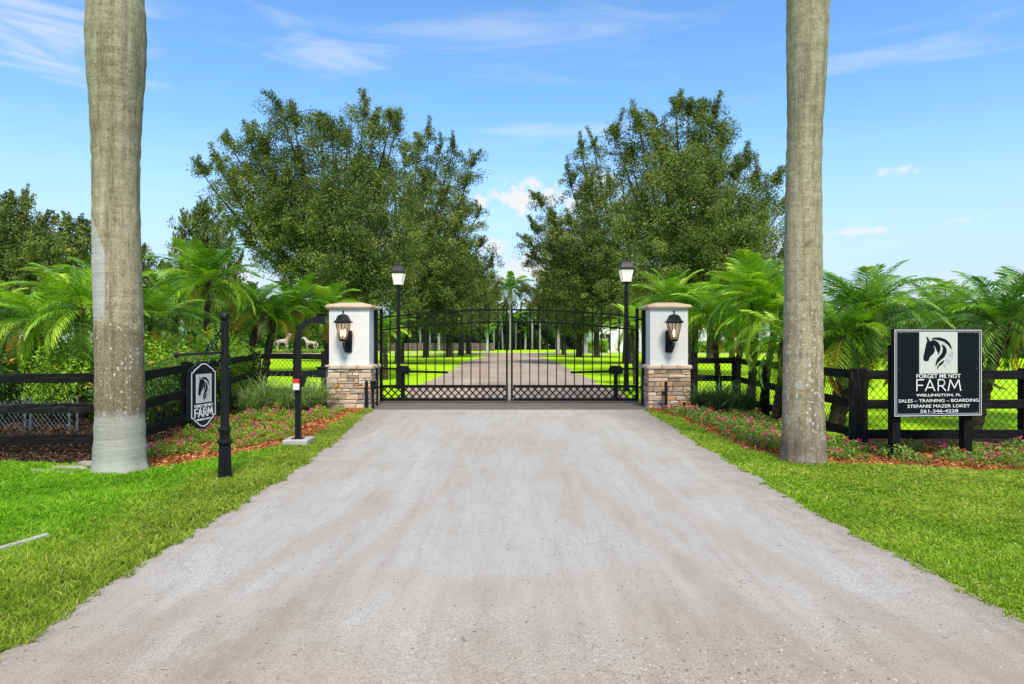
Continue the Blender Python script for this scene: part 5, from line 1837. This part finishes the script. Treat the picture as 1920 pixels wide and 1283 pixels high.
def round_tips(n, rad, h, seed):
    rg = random.Random(seed)
    out = [(rg.uniform(-.6, .6), rg.uniform(-.6, .6), h, .9)]
    for i in range(n):
        a = i * 2.4 + rg.uniform(-.3, .3)
        q = (i + .5) / n
        r = rad * math.sqrt(q) * rg.uniform(.8, 1.1)
        z = h * (1 - .55 * q ** 1.4) * rg.uniform(.88, 1.05)
        out.append((r * math.cos(a), r * math.sin(a), z, rg.uniform(.75, 1.15)))
    return out


ga = oak('oak third from the gate on the left of the drive, thin dark trunk', (-8.2, 65), round_tips(24, 4.6, 11.5, 3), 2.9, .27, 30000, .13, 31, nclu=26, lob=1.2, skirt=60)
gb = oak('oak standing closest to the left edge of the gravel drive', (-6.15, 66.5), round_tips(22, 4.2, 10.5, 4), 2.8, .30, 30000, .13, 32, nclu=26, lob=1.2, skirt=60)
for src, x, y, rz, sc, lab in [(gb, -5.6, 75, 1.0, 1.0, 'oak on the left of the drive with its trunk seen mid gate leaf'), (ga, -5.4, 84, 2.0, 1.0, 'farthest left oak before the cross road'),
                               (ga, 8.2, 66, 2.7, 1.05, 'oak third from the gate on the right of the drive'), (gb, 6.6, 67, .5, 1.0, 'oak standing closest to the right edge of the gravel drive'),
                               (ga, 6.0, 79, 4.0, .95, 'far right oak near the cross road'),
                               (ga, -33.5, 46, .7, (.8, .8, .97), 'oak with two leafy peaks at the far left skyline'), (gb, -38.0, 52, 2.2, .95, 'lower oak on the left skyline, left of the thick palm trunk'), (ga, -28.0, 44, 3.9, .80, 'low oak showing left of the thick palm trunk'), (gb, -31.0, 56, 5.0, .86, 'oak crown just right of the thick palm trunk'),
                               (ga, -19.3, 43, 1.7, (.56, .56, .87), 'smaller open oak left of the large wide oak'), (gb, -24.5, 58, 3.0, .70, 'oak behind the left date palms'), (gb, -14.0, 52, 1.2, .88, 'oak low behind the large wide oak'),
                               (ga, 14.5, 50, 5.1, .92, 'oak behind the right of the tall rounded oak'), (gb, 20.0, 62, 2.6, .80, 'low oak between the tall rounded oak and the slim palm trunk')]:
    dup(src, (x, y, 0), rz, lab, sc)

# ------------------------------------------------------------------ far royal palms, hedges and tree lines
def slim_palm(label, px, py_base, py_crown, n, k, seed, w=.20, lean=0.0, mats=None):
    Y = 1920.0 / (py_base - 641.5)
    x = (px - 960) / 1280 * Y
    z = 1.5 - (py_crown - 641.5) / 1280 * Y
    rg = random.Random(seed)
    t = thing('palm_tree', label, 'palm tree', (x, Y, 0), 0, 'pale trunked palms at the end of the drive')
    lx = lean * z
    obj('trunk', MB().tube([(0, 0, 0), (lx * .3, 0, z * .4), (lx * .7, 0, z * .75), (lx, 0, z * .93)], [w * 1.15, w, w * .9, w * .75], 9), M['far_trunk'], t, smooth=True)
    obj('crownshaft', MB().tube([(lx * .97, 0, z * .9), (lx, 0, z * .97), (lx, 0, z * 1.0)], [w * .9, w * .75, w * .3], 9), M['crownshaft'], t, smooth=True)
    crown_of_fronds(t, (lx, 0, z), n, rg, FR, k, mats or (M['frond'], M['frond_dark'], M['frond_dark']), spread=(72, -28))
    return t


slim_palm('tall royal palm centred above the gate scrolls', 958, 657.5, 541, 15, 1.45, 1, .30)
for i, (px, pb, pc, k, w, ln, lab) in enumerate([(926, 656.5, 610, .8, .16, .02, 'pale palm trunk farthest left in the gap beside the scrolls'), (935, 656.0, 596, .8, .15, .06, 'leaning pale palm trunk left of the gate middle'), (943, 656.6, 592, .85, .15, -.05, 'pale palm trunk just left of the gate middle'),
                                                 (967, 656.6, 598, .85, .16, .01, 'pale palm trunk just right of the gate middle'), (985, 656.2, 620, .55, .2, .02, 'short pale palm with a low crown right of the gate middle'), (998, 656.4, 585, .9, .17, 0, 'tall pale palm trunk right of the short palm'),
                                                 (1012, 657.0, 580, .9, .2, 0, 'pale palm trunk nearest the right oaks'), (976, 655.5, 600, .8, .15, -.02, 'thin pale palm trunk behind the short palm'), (806, 658.5, 610, .7, .14, 0, 'pale palm trunk against the brown plank fence on its left part'),
                                                 (823, 659, 600, .8, .2, 0, 'pale palm trunk against the middle of the brown plank fence'), (788, 658.2, 612, .7, .14, 0, 'thin pale palm trunk left of the fence middle'), (914, 660.5, 618, .6, .22, 0, 'thick white palm trunk at the right end of the plank fence'),
                                                 (1046, 662, 600, .8, .28, 0, 'grey palm trunk left of the right hand oaks'), (1098, 662, 606, .8, .30, 0, 'stout pale palm trunk in front of the white house')]):
    slim_palm(lab, px, pb, pc, 9, k, 50 + i, w, ln, (M['frond_bright'], M['frond'], M['frond_dark']))


def hedge(name, label, cat, x0, x1, y0, y1, h, n, leaf, m, seed, group=None, lumps=.25, kind=None, z0=0.0):
    """a clipped or loose mass of leaves over a dark core"""
    rg = np.random.default_rng(seed)
    cx, cy = (x0 + x1) / 2, (y0 + y1) / 2
    nn = int(n)
    x = rg.uniform(x0, x1, nn)
    u = rg.random(nn)
    ph = rg.uniform(0, 6.28, 6)
    top = h * (1 - lumps / 2 + lumps * (.5 * np.sin(x * 1.1 * 4 / max(1, h) + ph[0]) * .5 + .5 * np.sin(x * .37 * 4 / max(1, h) + ph[1]) * .6 + .25 * np.sin(x * 2.7 * 4 / max(1, h) + ph[2])))
    z = z0 + top * np.where(u < .55, rg.random(nn) ** .8, 1 + rg.normal(size=nn) * .035)
    y = np.where(u < .55, y0 + np.abs(rg.normal(size=nn)) * .12 * (y1 - y0) + .12 * (y1 - y0) * np.sin(x * 1.7 + z * 1.3), rg.uniform(y0, y1, nn))
    P = np.stack([x - cx, y - cy, np.maximum(z, .05)], 1)
    V, F = leaf_quads(P, np.full(nn, leaf), rg, .5, up=.5, out=np.tile([[0, -.5, 0]], (nn, 1)))
    rn = np.clip(.45 + .2 * np.sin(x * 2.1 + z * 1.9 + ph[3]) + rg.normal(size=nn) * .2, 0, 1)
    t = thing(name, label, cat, (cx, cy, 0), 0, group)
    if kind:
        t['kind'] = kind
    o = bpy.data.objects.new('foliage', np_mesh('foliage', V, F, m, np.repeat(rn, 4)))
    link(o, t)
    w, d = x1 - x0, y1 - y0
    k = max(6, int(w / max(.8, h * .4)))
    b = MB()
    vs = []
    for i in range(k + 1):
        xx = x0 + w * i / k
        hh = z0 + h * .80 * (1 - lumps / 2 + lumps * (.5 * math.sin(xx * 1.1 * 4 / max(1, h) + ph[0]) * .5 + .5 * math.sin(xx * .37 * 4 / max(1, h) + ph[1]) * .6))
        vs += [(xx - cx, -d * .22, 0), (xx - cx, -d * .22, hh * .9), (xx - cx, d * .1, hh), (xx - cx, d * .45, hh * .8), (xx - cx, d * .45, 0)]
    fs = []
    for i in range(k):
        for j in range(4):
            fs.append((i * 5 + j, i * 5 + j + 1, i * 5 + 6 + j, i * 5 + 5 + j))
    b.add(vs, fs)
    obj('inner_branches', b, M['bark'], t)
    return t


hedge('hedge', 'dark tall hedge closing the end of the drive behind the palms', 'hedge', -14, 22, 132, 139, 7.5, 22000, .26, M['hedge_leaf'], 1, None, .2)
hedge('hedge', 'dark hedge behind the brown plank fence', 'hedge', -42, -12, 122, 128, 6.5, 18000, .26, M['hedge_leaf'], 2, None, .35)
hedge('hedge', 'dark clipped hedge behind the large sign on the right', 'hedge', 31, 62, 62, 66, 3.9, 20000, .15, M['hedge_leaf'], 3, None, .22)
hedge('hedge', 'low light green hedge in front of the white house', 'hedge', 22, 41, 96, 98.5, 1.7, 9000, .13, M['bush_leaf'], 4, None, .2)
hedge('treeline', 'mixed green trees behind the driftwood horses', 'trees', -80, -23, 108, 118, 9.5, 26000, .3, M['dark_bush_leaf'], 15, None, .5, 'stuff')
hedge('hedge', 'green shrub border behind the driftwood horses', 'hedge', -52, -24, 99, 104, 4.6, 16000, .2, M['dark_bush_leaf'], 5, None, .45)
hedge('hedge', 'rounded shrubs at the house corner seen through the gate', 'hedge', 9.5, 13.5, 96, 99, 1.9, 3500, .14, M['bush_leaf'], 6, None, .4)
hedge('planting_bed', 'low flowering border at the feet of the driftwood horses', 'planting bed', -37, -22, 92.6, 94, .55, 3500, .10, M['bush_leaf'], 7, None, .4)
tl = hedge('treeline', 'distant line of trees along the horizon', 'trees', -260, 260, 200, 215, 11, 26000, .62, M['hedge_leaf'], 8, None, .5, 'stuff')
hedge('treeline', 'distant trees beyond the white stable on the left', 'trees', -150, -40, 96, 108, 8.5, 18000, .4, M['hedge_leaf'], 9, None, .5, 'stuff')
hedge('treeline', 'distant trees beyond the right hand pasture', 'trees', 44, 160, 100, 112, 7.0, 18000, .4, M['hedge_leaf'], 10, None, .5, 'stuff')

# ------------------------------------------------------------------ flowering shrubs behind the left fence
def shrub_mesh(r, h, n, leaf, m, seed, nfl, fm):
    rg = np.random.default_rng(seed)
    lob = rg.normal(size=(16, 3)) * np.array([r * .55, r * .55, h * .22]) + np.array([0, 0, h * .55])
    lob[:, 2] = np.clip(lob[:, 2], h * .2, h * .82)
    i = rg.integers(0, 16, n)
    d = unit(rg.normal(size=(n, 3)))
    P = lob[i] + d * (np.array([r * .36, r * .36, h * .24]) * (rg.random((n, 1)) ** .35))
    P[:, 2] = np.maximum(P[:, 2], .04)
    out = d * .8
    V, F = leaf_quads(P, np.full(n, leaf), rg, .38, up=.8, out=out)
    tint = rg.uniform(-.14, .14, 16)
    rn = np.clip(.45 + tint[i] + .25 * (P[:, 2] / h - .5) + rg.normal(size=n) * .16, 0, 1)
    fol = np_mesh('foliage', V, F, m, np.repeat(rn, 4))
    # flower heads sit on the outside of the lobes
    Pf = []
    for _ in range(nfl):
        j = rg.integers(0, 16)
        dd = unit(rg.normal(size=(1, 3)) + np.array([[0, -.5, .6]]))[0]
        c = lob[j] + dd * np.array([r * .37, r * .37, h * .26])
        Pf.append(c + rg.normal(size=(9, 3)) * .020)
    Pf = np.concatenate(Pf)
    V, F = leaf_quads(Pf, np.full(len(Pf), .021), rg, .8, up=.6)
    flw = np_mesh('flower', V, F, fm, np.repeat(rg.random(len(Pf)), 4))
    b = MB()
    for k in range(7):
        a = k * .9
        b.tube([(.04 * math.cos(a), .04 * math.sin(a), -.02), (r * .25 * math.cos(a), r * .25 * math.sin(a), h * .35), (r * .5 * math.cos(a), r * .5 * math.sin(a), h * .62)], [.016, .012, .005], 4)
    return fol, flw, b.mesh('stem')


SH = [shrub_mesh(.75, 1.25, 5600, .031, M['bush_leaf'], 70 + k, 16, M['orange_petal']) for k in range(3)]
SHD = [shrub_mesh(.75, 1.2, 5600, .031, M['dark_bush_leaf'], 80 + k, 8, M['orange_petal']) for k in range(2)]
for st in SH + SHD:
    st[2].materials.append(M['stem'])
SHRUBS = [(-40, 12.6, 1.15, 1, 'dark shrub at the left picture edge'), (22, 12.7, 1.12, 1, 'dark green shrub with few orange flowers beside the red hydrant'), (40, 13.6, .95, 1, 'dark shrub left of the yellow fringed date palm'),
          (142, 13.0, .85, 0, 'light shrub below the drooping date palm'), (160, 12.6, .95, 0, 'light shrub close left of the thick palm trunk'), (205, 13.2, 1.0, 0, 'orange flowered shrub behind the thick palm trunk'),
          (272, 13.4, 1.05, 0, 'light orange flowered shrub right of the thick palm trunk'), (310, 13.0, .95, 0, 'yellow green shrub with orange flowers left of the hanging sign'), (345, 14.4, 1.12, 0, 'orange flowered shrub above the hanging sign arm'),
          (385, 15.0, 1.05, 0, 'bright shrub behind the fluted sign post'), (415, 15.6, .9, 0, 'bright orange flowered shrub right of the fluted sign post'), (290, 11.8, .8, 1, 'dark low shrub pressed against the slanting fence'), (330, 12.6, .85, 1, 'dark low shrub behind the hanging sign'), (440, 16.0, .8, 0, 'small light shrub by the fence corner post')]
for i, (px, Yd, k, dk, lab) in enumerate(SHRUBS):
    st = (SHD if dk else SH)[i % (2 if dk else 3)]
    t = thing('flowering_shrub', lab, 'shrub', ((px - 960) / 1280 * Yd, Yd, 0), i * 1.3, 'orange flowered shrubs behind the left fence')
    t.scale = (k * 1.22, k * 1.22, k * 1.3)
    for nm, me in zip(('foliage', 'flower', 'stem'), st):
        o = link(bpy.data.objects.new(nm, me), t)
        if nm == 'flower':
            o['kind'] = 'stuff'


# ------------------------------------------------------------------ fountain grass clumps
def clump_mesh(n, L, seed, m):
    rg = np.random.default_rng(seed)
    V, F, Rn = [], [], []
    for i in range(n):
        a = rg.uniform(0, 2 * PI)
        el0 = R(rg.uniform(48, 88))
        l = L * rg.uniform(.6, 1.15)
        w = .0075 * rg.uniform(.7, 1.4)
        dr_ = rg.uniform(1.0, 2.5)
        p = np.array([rg.normal() * .07, rg.normal() * .07, 0.0])
        sd_ = np.array([-math.sin(a), math.cos(a), 0])
        o = len(V)
        S = 6
        r = rg.random()
        for s in range(S + 1):
            q = s / S
            e = el0 - dr_ * q ** 1.6
            ww = w * (1 - q ** 2) + .0006
            V += [tuple(p - sd_ * ww), tuple(p + sd_ * ww)]
            Rn += [.2 + .55 * r + .2 * q] * 2
            p = p + np.array([math.cos(a) * math.cos(e), math.sin(a) * math.cos(e), math.sin(e)]) * l / S
            p[2] = max(p[2], .01)
        for s in range(S):
            F.append((o + 2 * s, o + 2 * s + 1, o + 2 * s + 3, o + 2 * s + 2))
    return np_mesh('blade', np.array(V), np.array(F), m, np.array(Rn))


CM = [clump_mesh(420, 1.0, 90 + k, M['clump_grass']) for k in range(2)]
CD = [clump_mesh(420, .95, 95 + k, M['clump_grass_dark']) for k in range(2)]
for i, (px, Yd, k, me, lab) in enumerate([(493, 14.6, 1.0, CM[0], 'pale fountain grass clump below the fence corner post'), (545, 14.3, .95, CM[1], 'pale fountain grass clump left of the keypad post'), (588, 14.9, .95, CM[0], 'pale fountain grass clump between the keypad post and pillar'), (465, 14.0, .75, CM[1], 'small pale grass clump behind the slanting fence'),
                                      (1312, 14.5, .85, CD[0], 'dark fountain grass clump beside the tan stone pillar'), (1352, 14.2, .95, CD[1], 'dark fountain grass clump in the middle of the right three'), (1392, 13.7, .95, CD[0], 'dark fountain grass clump nearest the slim palm trunk')]):
    o = bpy.data.objects.new('fountain_grass', me)
    o.location = ((px - 960) / 1280 * Yd, Yd, 0)
    o.rotation_euler = (0, 0, i * 1.1)
    o.scale = (k, k, k)
    link(o)
    tag(o, lab, 'ornamental grass', 'fountain grass clumps along the fence')


# ------------------------------------------------------------------ flowers in the mulch beds
def bed_plant(seed, r, h, n, fm, nh, lm):
    rg = np.random.default_rng(seed)
    a = rg.uniform(0, 2 * PI, n)
    q = np.sqrt(rg.random(n)) * r
    z = h * (1 - (q / r) ** 2 * .6) * rg.uniform(.25, 1.05, n)
    P = np.stack([q * np.cos(a), q * np.sin(a), z + .01], 1)
    V, F = leaf_quads(P, np.full(n, .024), rg, .42, up=1.0)
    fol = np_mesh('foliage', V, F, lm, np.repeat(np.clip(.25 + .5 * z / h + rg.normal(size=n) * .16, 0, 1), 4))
    Pf = []
    for _ in range(nh):
        b = rg.uniform(0, 2 * PI)
        k = math.sqrt(rg.random()) * r * .9
        c = np.array([k * math.cos(b), k * math.sin(b), h * (1.1 - .5 * (k / r) ** 2)])
        off = rg.normal(size=(10, 3)) * np.array([.016, .016, .009])
        Pf.append(c + off)
    Pf = np.concatenate(Pf)
    V, F = leaf_quads(Pf, np.full(len(Pf), .0155), rg, .8, up=1.2)
    return fol, np_mesh('flower', V, F, fm, np.repeat(rg.random(len(Pf)), 4)), ('coral' if fm.name.startswith('coral') else 'pink')


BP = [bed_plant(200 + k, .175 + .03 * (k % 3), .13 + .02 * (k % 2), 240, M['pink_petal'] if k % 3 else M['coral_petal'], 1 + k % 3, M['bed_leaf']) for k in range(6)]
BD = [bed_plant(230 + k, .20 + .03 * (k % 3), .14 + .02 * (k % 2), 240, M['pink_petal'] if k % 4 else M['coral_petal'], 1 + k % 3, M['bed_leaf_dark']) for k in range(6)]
rgb = np.random.default_rng(77)


def scatter_plants(poly, n, meshes, group, mind, where):
    """where(x, y) -> words saying which part of the bed"""
    P = np.array(poly)
    lo, hi = P.min(0), P.max(0)
    got = []
    tries = 0
    while len(got) < n and tries < 8000:
        tries += 1
        x, y = rgb.uniform(lo[0], hi[0]), rgb.uniform(lo[1], hi[1])
        if not in_poly(np.array([x]), np.array([y]), poly)[0]:
            continue
        if any((x - a) ** 2 + (y - b) ** 2 < mind ** 2 for a, b in got):
            continue
        got.append((x, y))
    for i, (x, y) in enumerate(got):
        fol, flw, hue = meshes[rgb.integers(0, len(meshes))]
        k = rgb.uniform(.75, 1.25)
        size = 'small' if k < .92 else ('large' if k > 1.08 else 'medium')
        t = thing('flowering_plant', '%s plant with %s flowers %s' % (size, hue, where(x, y)), 'flowering plant', (x, y, .006), rgb.uniform(0, 6.28), group)
        t.scale = (k, k, k)
        link(bpy.data.objects.new('foliage', fol), t)
        o = link(bpy.data.objects.new('flower', flw), t)
        o['kind'] = 'stuff'


def tell_apart():
    """plants whose words agree are told apart by their order along the bed"""
    by = {}
    for o in list(C.objects):
        if o.name.startswith('flowering_plant') and o.parent is None:
            by.setdefault(o['label'], []).append(o)
    order = ['leftmost', 'second from left', 'third from left', 'fourth from left', 'fifth from left', 'sixth from left', 'seventh from left', 'eighth from left', 'ninth from left']
    for lab, os_ in by.items():
        if len(os_) > 1:
            os_.sort(key=lambda o: o.location.x / o.location.y)
            for i, o in enumerate(os_):
                o['label'] = lab + ', ' + ('rightmost' if i == len(os_) - 1 else order[min(i, 8)])


def where_left(x, y):
    if y > 13.2:
        return 'at the foot of the pale fountain grass' if x < -4.2 else 'by the mixed grey stone pillar'
    if y > 10.6:
        return 'along the slanting left fence' if x < -4.4 else 'behind the keypad post'
    if y > 9.6:
        return 'between hanging sign and keypad post' if x > -4.4 else 'beside the slanting fence by the hanging sign'
    return 'in the mulch beside the thick palm trunk' if x < -4.3 else 'in the mulch behind the fluted sign post'


def where_right(x, y):
    if y > 12.4:
        return 'in front of the dark fountain grass' if x > 4.1 else 'near the tan stone pillar'
    if y > 10.8:
        return 'beside the drive midway to the pillar' if x < 4.1 else 'along the right slanting fence'
    return 'beside the drive before the slim palm trunk' if x < 4.1 else 'behind the slim palm trunk'


def where_sign(x, y):
    if x < 4.75:
        return 'between slim palm trunk and large sign'
    if x < 6.1:
        return 'under the large sign before the fence' if y < 8.7 else 'behind the large sign posts'
    return 'below the fence right of large sign'


PLANT_L = [(-5.0, 8.75), (-4.3, 8.45), (-3.95, 8.75), (-3.55, 9.7), (-3.4, 10.6), (-3.5, 12.3), (-3.55, 13.9), (-3.55, 14.6), (-5.4, 14.3), (-5.45, 13.2), (-5.15, 11.2), (-4.98, 9.3)]
PLANT_R1 = [(3.35, 14.2), (3.5, 13.0), (3.5, 11.2), (3.5, 9.7), (3.75, 9.1), (4.65, 9.1), (4.75, 11.6), (4.85, 13.4), (4.7, 13.6)]
PLANT_R2 = [(4.05, 8.62), (4.7, 8.5), (5.2, 8.2), (6.0, 8.12), (9.5, 8.12), (9.5, 9.35), (4.2, 9.35)]
scatter_plants(PLANT_L, 58, BP, 'pink flowered plants in the left bed', .27, where_left)
scatter_plants(PLANT_R1, 62, BD, 'pink flowered plants along the right fence', .22, where_right)
scatter_plants(PLANT_R2, 46, BD, 'pink flowered plants under the large sign', .24, where_sign)
tell_apart()

# ------------------------------------------------------------------ mulch chips, grass blades, pebbles
def chips(name, poly, n, size, m, seed, z=.012, lim=None):
    rg = np.random.default_rng(seed)
    P = np.array(poly)
    lo, hi = P.min(0), P.max(0)
    if lim:
        lo, hi = np.maximum(lo, lim[0]), np.minimum(hi, lim[1])
    x, y = rg.uniform(lo[0], hi[0], n * 4), rg.uniform(lo[1], hi[1], n * 4)
    k = in_poly(x, y, poly)
    x, y = x[k][:n], y[k][:n]
    Q = np.stack([x, y, z + rg.random(len(x)) * .022], 1)
    V, F = leaf_quads(Q, size * rg.uniform(.5, 1.6, len(Q)), rg, .22, up=2.2)
    V[:, 2] = np.maximum(V[:, 2], .009)
    o = bpy.data.objects.new(name, np_mesh(name, V, F, m, np.repeat(np.clip(rg.normal(.45, .25, len(Q)), 0, 1), 4)))
    link(o)
    o['kind'] = 'stuff'
    return o


chips('mulch_chips', bed_left, 26000, .030, M['chip'], 1)
chips('mulch_chips', bed_right, 24000, .030, M['chip'], 2, lim=((2.5, 7.5), (9.8, 16.5)))
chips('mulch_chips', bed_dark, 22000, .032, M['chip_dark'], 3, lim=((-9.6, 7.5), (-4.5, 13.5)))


def grass(name, poly, n, m, seed, h=(.03, .06), w=.0034, lean=.7, lim=None, base=0.42, tonef=None, fall=0.0):
    """grass blades as bent slivers of two faces each"""
    rg = np.random.default_rng(seed)
    P = np.array(poly)
    lo, hi = P.min(0), P.max(0)
    if lim:
        lo, hi = np.maximum(lo, lim[0]), np.minimum(hi, lim[1])
    N = n * 3
    x, y = rg.uniform(lo[0], hi[0], N), rg.uniform(lo[1], hi[1], N)
    k = in_poly(x, y, poly)
    k &= np.abs(x) < .84 * y + 1.6
    k &= rg.random(N) < np.clip(5.2 / np.maximum(y, 1), .0, 1) ** fall
    x, y = x[k][:n], y[k][:n]
    n = len(x)
    clump = .5 * np.sin(x * 3.1 + 1.7 * np.sin(y * 2.3)) + .5 * np.sin(y * 4.3 + 1.3 * np.sin(x * 3.7)) + .6 * np.sin(x * 11 + 2 * np.sin(y * 9)) * np.sin(y * 13)
    hh = rg.uniform(h[0], h[1], n) * (1 + .28 * clump)
    a = rg.uniform(0, 2 * PI, n)
    sdv = np.stack([np.cos(a), np.sin(a), np.zeros(n)], 1)
    b = rg.uniform(0, 2 * PI, n)
    ln = np.stack([np.cos(b), np.sin(b), np.zeros(n)], 1) * (hh * lean * rg.random(n) * 1.6)[:, None]
    B = np.stack([x, y, np.full(n, .003)], 1)
    ww = (w * rg.uniform(.7, 1.4, n) * np.clip(y / 5.0, .9, 2.2))[:, None]
    mid = B + ln * .35 + np.array([0, 0, 1]) * (hh * .62)[:, None]
    tip = B + ln + np.array([0, 0, 1]) * (hh * rg.uniform(.75, 1.0, n))[:, None]
    V = np.stack([B - sdv * ww, B + sdv * ww, mid + sdv * ww * .8, mid - sdv * ww * .8, tip + sdv * ww * .1, tip - sdv * ww * .1], 1).reshape(-1, 3)
    i0 = np.arange(n) * 6
    F = np.concatenate([np.stack([i0, i0 + 1, i0 + 2, i0 + 3], 1), np.stack([i0 + 3, i0 + 2, i0 + 4, i0 + 5], 1)])
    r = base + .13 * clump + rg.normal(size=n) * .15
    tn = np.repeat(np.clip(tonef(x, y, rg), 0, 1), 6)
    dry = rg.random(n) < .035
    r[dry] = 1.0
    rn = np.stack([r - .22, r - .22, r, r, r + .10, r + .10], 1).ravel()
    o = bpy.data.objects.new(name, np_mesh(name, V, F, m, np.clip(rn, 0, 1), tone=tn))
    link(o)
    o['kind'] = 'stuff'
    return o


dlp = np.array(dl)
drp = np.array(dr)


def dist_left(x, y):
    return np.interp(y, dlp[:, 1], dlp[:, 0]) - x


def dist_right(x, y):
    return x - np.interp(y, drp[::-1, 1], drp[::-1, 0])


# the bright lawn fades into the shorter olive verge towards the drive
def wav(x, y):
    return np.sin(x * 1.9 + 1.3 * np.sin(y * 1.1)) * .5 + np.sin(y * 2.7 + 1.9 * np.sin(x * 1.6)) * .35 + .3 * np.sin(x * 6.1 + y * 4.7)


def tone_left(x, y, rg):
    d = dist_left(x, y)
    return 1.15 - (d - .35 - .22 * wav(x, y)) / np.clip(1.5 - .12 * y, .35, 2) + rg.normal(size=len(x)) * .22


def tone_right(x, y, rg):
    return .74 + .34 * wav(x * .8, y) + rg.normal(size=len(x)) * .25


left_poly = [(-9.5, 1.6), (-2.3, 1.6)] + [(x + .03 + .035 * q, y) for (x, y), q in zip(dl, rng.normal(size=len(dl))) if 1.6 < y < 14.8] + [q for q in reversed(ml) if q[0] > -9.5]
right_poly = [(x - .03 + .035 * q, y) for (x, y), q in zip(reversed(dr), rng.normal(size=len(dr))) if 1.6 < y < 14.8] + list(mr) + [(9.2, 7.92), (9.2, 1.6)]
right_poly = right_poly[:]
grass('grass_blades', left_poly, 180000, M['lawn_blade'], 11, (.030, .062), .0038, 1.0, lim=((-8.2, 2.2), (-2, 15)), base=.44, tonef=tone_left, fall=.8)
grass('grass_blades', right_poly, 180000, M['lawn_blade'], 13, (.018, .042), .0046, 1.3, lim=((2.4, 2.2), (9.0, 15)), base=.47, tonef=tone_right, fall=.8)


def pebbles(n, seed, zone, smin, smax):
    rg = np.random.default_rng(seed)
    x = rg.uniform(zone[0], zone[1], n)
    y = zone[2] + (zone[3] - zone[2]) * rg.random(n) ** 1.5
    s = smin + (smax - smin) * rg.random(n) ** 4
    oct_ = np.array([(1, 0, 0), (0, 1, 0), (-1, 0, 0), (0, -1, 0), (0, 0, 1)])
    V = np.stack([x, y, np.full(n, .0142)], 1)[:, None, :] + oct_[None] * (s[:, None, None] * rg.uniform(.6, 1.2, (n, 5, 1))) * np.array([1, 1, .75])
    i0 = np.arange(n)[:, None] * 5
    F = np.concatenate([i0 + np.array([[a, (a + 1) % 4, 4]]) for a in range(4)])
    o = bpy.data.objects.new('pebbles', np_mesh('pebbles', V.reshape(-1, 3), F, M['pebble'], np.repeat(rg.random(n), 5)))
    link(o)
    o['kind'] = 'stuff'


pebbles(5200, 31, (-2.3, 2.6, 2.5, 5.2), .0016, .008)
pebbles(2200, 32, (.3, 1.7, 2.5, 3.5), .003, .011)
pebbles(700, 33, (-2.4, 2.6, 3.5, 14), .004, .011)
pebbles(1500, 34, (-3.2, -2.5, 8.8, 15), .004, .016)
pebbles(300, 35, (2.6, 3.2, 9, 15), .004, .014)

# ------------------------------------------------------------------ driftwood horses
def horse(label, x, y, face, scale, up):
    """a standing horse sculpture, facing along +x times face"""
    V = [(-.70, 0, 1.42), (-.25, 0, 1.38), (.25, 0, 1.36), (.62, 0, 1.45), (.88, 0, 1.80 + .12 * up), (1.05, 0, 2.12 + .22 * up), (1.22, 0, 2.18 + .20 * up), (1.55, 0, 1.93 + .18 * up),
         (-.80, .17, 1.15), (-.68, .18, .80), (-.88, .18, .52), (-.80, .18, .04),
         (-.62, -.17, 1.15), (-.46, -.18, .80), (-.66, -.18, .52), (-.54, -.18, .04),
         (.62, .16, 1.08), (.66, .16, .62), (.62, .16, .30), (.66, .16, .04),
         (.52, -.16, 1.08), (.60, -.16, .62), (.46, -.16, .32), (.50, -.16, .04),
         (-.92, 0, 1.40), (-1.10, 0, 1.12), (-1.14, 0, .62), (1.06, .07, 2.33 + .24 * up), (1.06, -.07, 2.33 + .24 * up)]
    E = [(0, 1), (1, 2), (2, 3), (3, 4), (4, 5), (5, 6), (6, 7), (0, 8), (8, 9), (9, 10), (10, 11), (0, 12), (12, 13), (13, 14), (14, 15), (3, 16), (16, 17), (17, 18), (18, 19), (3, 20), (20, 21), (21, 22), (22, 23), (0, 24), (24, 25), (25, 26), (5, 27), (5, 28)]
    rad = [.30, .29, .30, .29, .20, .15, .145, .085, .17, .09, .075, .065, .17, .09, .075, .065, .14, .085, .06, .065, .14, .085, .06, .065, .09, .11, .04, .03, .03]
    me = bpy.data.meshes.new('body')
    me.from_pydata([(a * face, b, c) for a, b, c in V], E, [])
    o = bpy.data.objects.new('horse_sculpture', me)
    o.location = (x, y, .25)
    o.scale = (scale,) * 3
    link(o)
    sk = o.modifiers.new('skin', 'SKIN')
    for i, r in enumerate(rad):
        me.skin_vertices[0].data[i].radius = (r, r)
    me.skin_vertices[0].data[0].use_root = True
    ss = o.modifiers.new('sub', 'SUBSURF')
    ss.levels = ss.render_levels = 1
    me.materials.append(M['driftwood'])
    tag(o, label, 'sculpture', 'driftwood horse sculptures on the far lawn')
    # mane of sticks
    b = MB()
    for k in range(14):
        q = k / 13
        p = Vector((.58 + .42 * q, 0, 1.68 + (.55 + .24 * up) * q))
        b.tube([(p.x * face, 0, p.z), ((p.x - .16) * face, random.uniform(-.08, .08), p.z + .05 + .1 * up), ((p.x - .26) * face, random.uniform(-.1, .1), p.z - .06 + .12 * up)], [.035, .025, .008], 4)
    obj('mane', b, M['driftwood'], o)
    return o


Y = 95.0
horse('pale driftwood horse with raised head facing right, left of the keypad post', (530 - 960) / 1280 * Y, Y, 1, 1.0, .45)
horse('pale driftwood horse facing left with lifted tail, right of the keypad post', (583 - 960) / 1280 * Y, Y, -1, .85, .0)
